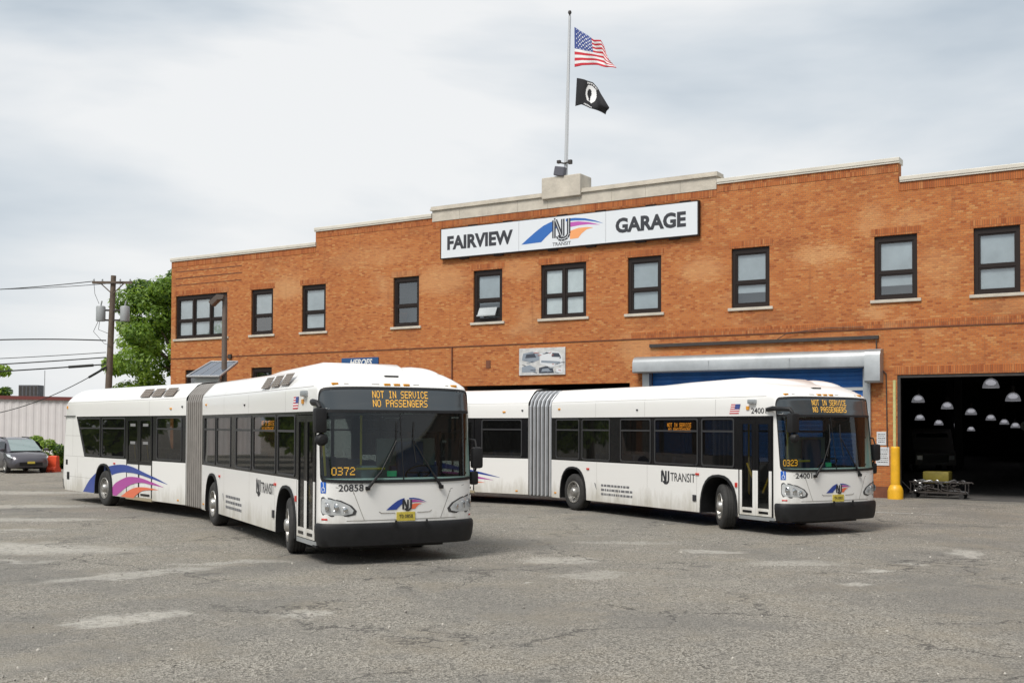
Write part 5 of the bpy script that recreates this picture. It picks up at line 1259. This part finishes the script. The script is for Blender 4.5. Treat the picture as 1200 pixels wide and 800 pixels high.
for pth, rr in (([(-.5, -.15, 8.3), (-.7, -.2, 8.8), (-.78, -.14, 9.4)], .012), ([(.8, -.12, 8.4), (.6, -.3, 8.9), (.55, -.14, 9.4)], .012), ([(-.5, -.15, 7.5), (-.75, -.2, 6.9), (-.2, -.2, 6.3), (.1, -.2, 6.2)], .015), ([(-.45, -.15, 7.5), (-.5, -.2, 7.0), (0, -.2, 6.8)], .015)):
    b_ = MB(); b_.tube(pth, rr, 4); b_.build('drop_wire', M['wire'], up_)
def wire(p, q, sag, r, label, blob=None):
    n = 24; path = []
    for i in range(n+1):
        f = i/n; v = Vector(p).lerp(Vector(q), f); v.z -= sag*4*f*(1-f); path.append(v)
    b_ = MB(); b_.tube([v-Vector(p) for v in path], r, 5)
    if blob:
        for f0, f1, rr in blob:
            i0, i1 = int(f0*n), max(int(f1*n), int(f0*n)+1); b_.tube([v-Vector(p) for v in path[i0:i1+1]], rr, 6)
    o = b_.build('overhead_wire', M['wire']); o.location = p; tag(o, label, 'wire', 'overhead wires at the utility pole')
wire((-21.15, 55.9, 9.45), (-34, 50, 8.3), .35, .022, 'topmost overhead wire ending at the left crossarm tip')
wire((-19.3, 55.9, 9.45), (-32.5, 52, 8.8), .35, .016, 'thin upper wire crossing to the right crossarm tip')
wire((-20.45, 55.8, 6.45), (-34, 52, 5.3), -.35, .032, 'middle overhead cable arching down from the pole')
wire((-20.45, 55.8, 5.85), (-34, 52, 5.0), .12, .018, 'thin cable just below the middle cable')
wire((-20.45, 55.8, 5.60), (-34, 52, 4.6), .1, .030, 'second thick cable from the pole to the left edge')
wire((-20.45, 55.8, 5.25), (-34, 52, 4.25), .1, .034, 'lowest near level cable with a splice case', [(.08, .14, .07)])
wire((-20.45, 55.8, 5.1), (-33, 62, 2.6), .9, .022, 'slack service cable drooping towards the pale warehouse', [(.04, .09, .06)])

# ---------------------------------------------------------------- foliage
def leaves(mb, n, pts, size, seed):
    rnd = random.Random(seed)
    for _ in range(n):
        cx, cy, cz, rx, ry, rz, mi = rnd.choice(pts)
        while True:
            a = Vector((rnd.uniform(-1, 1), rnd.uniform(-1, 1), rnd.uniform(-1, 1)))
            if .25 < a.length < 1: break
        a = a*(.75+.25*rnd.random())/max(.35, a.length)**.55
        c_ = Vector((cx+a.x*rx, cy+a.y*ry, cz+a.z*rz)); s = size*rnd.uniform(.6, 1.35)
        nv = (a+Vector((rnd.uniform(-.8, .8), rnd.uniform(-.8, .8), rnd.uniform(-.2, 1.0)))).normalized(); t = nv.orthogonal().normalized(); u = nv.cross(t)
        ang = rnd.uniform(0, 6.28); t, u = t*cos(ang)+u*sin(ang), u*cos(ang)-t*sin(ang)
        r_ = rnd.random(); k = mi if r_ < .6 else (0 if r_ < .75 else (1 if r_ < .9 else 2))
        mb.quad([c_-t*s, c_-u*s*.45+t*s*.1, c_+t*s, c_+u*s*.5], k)
def tree(name, loc, clumps, n, size, label, trunk_r, h, seed, cat='tree'):
    e_ = empty(name, loc, 0, label, cat); rnd = random.Random(seed)
    t = MB(); t.tube([(0, 0, 0), (.1, 0, h*.35), (-.05, .1, h*.7)], [trunk_r*1.25, trunk_r, trunk_r*.6], 10)
    for c in clumps[::max(1, len(clumps)//14)]:
        t.tube([(0, 0, h*rnd.uniform(.3, .6)), (c[0]*.5, c[1]*.5, (h*.55+c[2])/2), (c[0], c[1], c[2])], [trunk_r*.4, trunk_r*.25, trunk_r*.08], 6)
    t.build('trunk', M['bark'], e_, smooth=50)
    mb = MB(); leaves(mb, n, clumps, size, seed+1); mb.build('crown', [M['leafa'], M['leafb'], M['leafc']], e_)
def crown(rnd, n, R_, z0, z1, top=1.0, cr=(.9, 1.7)):
    out = []
    for _ in range(n):
        f = rnd.random(); z = z0+(z1-z0)*f; rr = R_*sqrt(max(.12, 1-(abs(f-.42)/.62)**2)); a = rnd.uniform(0, 6.28); r_ = rr*sqrt(rnd.random())
        s = rnd.uniform(*cr); out.append((r_*cos(a), r_*sin(a), z, s, s, s*.75, rnd.choice([0, 0, 1, 1, 2])))
    return out
rnd = random.Random(4)
tree('broadleaf_tree', (-21.6, 74, 0), crown(rnd, 58, 4.9, 3.2, 12.2), 60000, .135, 'large bright green tree rising behind the left end of the brick building', .35, 10, 40)
tree('broadleaf_tree', (-15.5, 80, 0), crown(rnd, 40, 4.5, 3.5, 11.5), 9000, .24, 'green tree mostly hidden behind the brick building', .32, 9, 41)
tree('small_tree', (-44.2, 92, 0), crown(rnd, 26, 3.2, 2.8, 7.1, cr=(.6, 1.1)), 5200, .2, 'light green feathery treetop at the left edge above the warehouse', .2, 6, 42)
bs = empty('bush', (-22.6, 55.6, 0), 0, 'leafy green bush between the grey car and the bus tail', 'bush')
rnd = random.Random(9); cl = []
for i in range(34):
    x = rnd.uniform(-2.6, 2.0); hh = 1.45-.08*abs(x)+rnd.uniform(-.2, .2); cl.append((x, rnd.uniform(-.5, .9), rnd.uniform(.2, hh), .42, .42, .32, rnd.choice([0, 0, 1, 2])))
mb = MB(); leaves(mb, 17000, cl, .075, 17); mb.build('foliage', [M['leafa'], M['leafb'], M['leafc']], bs)
mb = MB()
for i in range(14): x = -2.3+.33*i; mb.tube([(x, 0, 0), (x+rnd.uniform(-.2, .2), .1, .9)], .02, 5)
mb.build('stem', M['bark'], bs)

for k, (x, y, h_) in enumerate([(-26.5, 38, 6.5), (-31.5, 45.5, 8), (-38, 53, 9), (-46, 61, 9), (-30, 28, 8)]):  # out-of-view trees added to darken what the bus side glass reflects
    rnd = random.Random(60+k); tree('yard_tree', (x, y, 0), crown(rnd, 24, 3.2, 1.2, h_, cr=(.9, 1.6)), 5200, .26, ['low leafy tree left of the frame nearest the yard', 'leafy tree left of the frame behind the nearest one', 'tall leafy tree left of the frame by the warehouse', 'tallest tree far left beyond the warehouse end', 'leafy tree at the far left edge of the yard'][k], .22, h_*.8, 70+k)
nb = empty('brick_warehouse', (30, -8, 0), 0, 'three storey brick building across the yard behind the camera', 'building')  # brick building out of view, placed, sized and toned for the windscreen reflections
b_ = MB(); b_.box(0, 14, -26, 26, 0, 13); b_.build('wall', brick('dull_brick', (.20, .125, .095), (.15, .09, .07), (.2, .17, .14)), nb)
for yy in range(-24, 25, 4):
    for z in (1.2, 5.2, 9.2): b_ = MB(); b_.box(-.03, -.004, yy, yy+2, z, z+2.2); b_.build('window', M['black'], nb)
b_ = MB(); b_.box(-.15, 14.1, -26.1, 26.1, 13.003, 13.2); b_.build('coping', M['coping'], nb)

for k, (x, y) in enumerate([(-8, -30), (0, -34), (8, -31), (16, -35), (24, -32), (32, -36)]):  # unseen tree row added to give the windscreens a dark reflection
    rnd = random.Random(90+k); tree('street_tree', (x, y, 0), crown(rnd, 26, 4.2, .8, 11.5, cr=(1.1, 1.9)), 4200, .36, ['first', 'second', 'third', 'fourth', 'fifth', 'sixth'][k]+' leafy tree from the left in the row behind the camera', .22, 8, 95+k)

# ---------------------------------------------------------------- warehouse
wh = empty('warehouse', (-35, 70, 0), 0, 'long pale corrugated warehouse with dark red roof trim', 'building')
b_ = MB(); x = -14.; row0, row1 = [], []
k = 0
while x < 7.6:
    dy = 0 if k % 4 in (0, 1) else -.03
    zt = 3.97-.018*(x); row0.append((x, dy, 0)); row1.append((x, dy, zt)); x += (.16 if k % 2 == 0 else .07) ; k += 1
b_.grid([row0, row1]); xe = row0[-1][0]
b_.quad([(xe, 0, 0), (xe, 30, 0), (xe, 30, 3.8), (xe, 0, 3.84)]); b_.build('wall', mat('corrugated_pale', (.68, .645, .64), .5, var=(.8, .08)), wh)
b_ = MB(); b_.quad([(-14, 0, 4.22), (xe, 0, 3.84), (xe, 30, 3.9), (-14, 30, 4.3)]); b_.build('roof', M['concrete'], wh)
b_ = MB(); b_.extrude([(-14, 4.10), (xe+.1, 3.72), (xe+.1, 3.94), (-14, 4.32)], lambda u, v, d: (u, d, v), -.16, -.07); b_.build('roof_trim', mat('trim_red', (.16, .04, .035), .6), wh)
ru = empty('rooftop_unit', (-34.2, 79, 4.05), 0, 'dark boxy rooftop unit on the pale warehouse', 'rooftop unit')
b_ = MB(); b_.bevbox(-.75, .65, -.5, .5, .1, .95, .04); b_.build('casing', mat('unit_dark', (.09, .09, .10), .6, var=(6, .4)), ru)
b_ = MB()
for i in range(5): b_.box(-.68+.27*i, -.52+.27*i, -.51, -.503, .2, .85)
b_.tube([(.9, 0, 0), (.9, 0, 2.0)], .02, 5); b_.build('louvre', M['pipe'], ru)

# ---------------------------------------------------------------- grey car
def car():
    e_ = empty('parked_car', (-22.35, 51.0, 0), radians(-50), 'dark grey hatchback parked at the left edge by the bush', 'car')
    body = MB()
    # stations along x: (x, half width low, z bottom, z belt, half width belt)
    stn = [(-3.35, .70, .45, .85, .62), (-3.2, .80, .30, .98, .76), (-2.9, .86, .24, 1.02, .83), (-2.0, .88, .22, 1.03, .86), (-1.0, .89, .22, 1.02, .87), (-.3, .88, .22, .99, .86), (.25, .87, .22, .93, .82), (.55, .84, .22, .85, .76), (.78, .76, .26, .72, .66), (.88, .62, .36, .58, .52)]
    rows = []
    for x, hl_, zb, zt, hb in stn:
        zm = (zb+zt)/2
        rows.append([(x, -hl_*.9, zb), (x, -hl_, zb+.10), (x, -hl_-.01, zm), (x, -hb-.02, zt-.05), (x, -hb+.07, zt), (x, 0, zt+.035), (x, hb-.07, zt), (x, hb+.02, zt-.05), (x, hl_+.01, zm), (x, hl_, zb+.10), (x, hl_*.9, zb)])
    body.grid(rows, closed=True); body.f.append(tuple(range(11))); body.mi.append(0); q = len(body.v)-11; body.f.append(tuple(range(q, q+11))); body.mi.append(0)
    paint = mat('car_grey', (.095, .09, .105), .3, .3, coat=.7)
    bo_ = body.build('body', paint, e_, smooth=50)
    # cabin
    cb = MB(); cs = [(-3.15, .70, 1.02, .70, 1.15), (-2.95, .80, 1.03, .62, 1.42), (-2.5, .84, 1.03, .62, 1.56), (-1.6, .85, 1.03, .63, 1.60), (-.85, .84, 1.02, .60, 1.52), (-.30, .82, 1.0, .64, 1.25), (.15, .76, .95, .70, .99)]
    cb.grid([[(x, -hb, zb), (x-.0, -(hb*.4+ht*.6), zb+(zt-zb)*.8), (x, -ht+.05, zt), (x, 0, zt+.02), (x, ht-.05, zt), (x, (hb*.4+ht*.6), zb+(zt-zb)*.8), (x, hb, zb)] for x, hb, zb, ht, zt in cs]); cb.build('cabin', paint, e_, smooth=45)
    g_ = MB(); g_.grid([[(-.80, y, 1.515+.0) for y in (-.56, -.2, .2, .56)], [(-.32, y*1.1, 1.28) for y in (-.56, -.2, .2, .56)], [(.16, y*1.2, 1.015) for y in (-.56, -.2, .2, .56)]]); g_.build('windscreen', mat('car_glass', (.20, .27, .27), .08, coat=1), e_, smooth=60)
    for s in (-1, 1):
        for xa, xb in ((-2.8, -1.75), (-1.68, -.45)):
            g_ = MB(); g_.quad([(xa, s*.862, 1.07), (xb+.28, s*.862, 1.05), (xb-.12, s*.715, 1.42), (xa+.08, s*.715, 1.44)]); g_.build('side_window', M['black'], e_)
        h_ = MB(); h_.grid([[(.60, s*.50, .80), (.68, s*.50, .66)], [(.58, s*.66, .83), (.74, s*.66, .64)], [(.40, s*.80, .86), (.66, s*.80, .70)], [(.18, s*.885, .88), (.45, s*.895, .76)]]); h_.build('headlight', M['lens'], e_, smooth=60)
        m_ = MB(); m_.bevbox(-.25, -.10, s*.98-.09, s*.98+.09, 1.0, 1.12, .03); m_.build('mirror', paint, e_, smooth=40)
    g_ = MB(); g_.box(.74, .80, -.36, .36, .60, .70); g_.box(.84, .90, -.5, .5, .34, .50); g_.build('grille', M['rubber'], e_)
    g_ = MB(); g_.box(.79, .815, -.3, .3, .645, .665); g_.build('chrome_bar', M['chrome'], e_)
    g_ = MB(); g_.box(.90, .92, -.16, .16, .44, .54); g_.build('licence_plate', M['plate'], e_)
    g_ = MB(); g_.tube([(-2.6, -.60, 1.62), (-1.0, -.58, 1.60)], .02, 6); g_.tube([(-2.6, .60, 1.62), (-1.0, .58, 1.60)], .02, 6); g_.build('roof_rail', M['rubber'], e_)
    for x in (0, -2.6):
        for s in (-1, 1):
            w_ = MB(); Mx = Matrix.Translation((x, s*.80, .32)) @ Matrix.Rotation(-s*pi/2, 4, 'X')
            w_.lathe([(.20, .06), (.31, .08), (.325, .05), (.325, -.1), (.2, -.12)], 24, Mx); wo_ = w_.build('wheel', M['tyre'], e_, smooth=40)
            w_ = MB(); w_.lathe([(.205, .07), (.19, .085), (.16, .05), (.05, .08), (.001, .08)], 20, Mx); w_.build('rim', M['rim'], wo_, smooth=40)
            w_ = MB(); w_.lathe([(.37, .105), (.33, .11)], 24, Mx); w_.build('wheel_arch', M['rubber'], e_)
car()
# orange plastic barrier
ob = empty('plastic_barrier', (-21.45, 51.9, 0), radians(-12), 'orange red plastic barrier beside the grey car', 'barrier')
b_ = MB(); b_.extrude([(-.27, 0), (.27, 0), (.27, .12), (.15, .25), (.11, .72), (.07, .76), (-.07, .76), (-.11, .72), (-.15, .25), (-.27, .12)], lambda u, v, d: (d, u, v), -.30, .26)
b_.build('barrier_body', mat('barrier_orange', (.75, .085, .03), .5, var=(4, .2)), ob)
b_ = MB(); b_.box(-.25, -.15, -.29, -.272, .0, .1); b_.box(.05, .15, -.29, -.272, .0, .1); b_.box(-.3, .2, -.127, -.115, .45, .5); b_.build('slot', mat('barrier_shadow', (.35, .05, .03), .6), ob)

# asphalt lumps and grit scattered in the yard
random.seed(33)
gs = MB()
for i in range(420):
    y = 9+22*random.random()**1.3; x = random.uniform(-.55, .55)*y*1.05; r_ = random.uniform(.008, .022)
    bm = bmesh.new(); bmesh.ops.create_icosphere(bm, subdivisions=1, radius=r_)
    for v in bm.verts: v.co *= random.uniform(.6, 1.2)
    gs.bm(bm, random.choice([0, 0, 1]), Matrix.Translation((x, y, r_*.4))); bm.free()
tag(gs.build('gravel', [mat('stone_grey', (.30, .28, .25), .9), mat('stone_pale', (.5, .47, .42), .9)]), 'loose grit scattered over the asphalt yard', 'gravel', kind='stuff')
print('objects', len(bpy.data.objects))
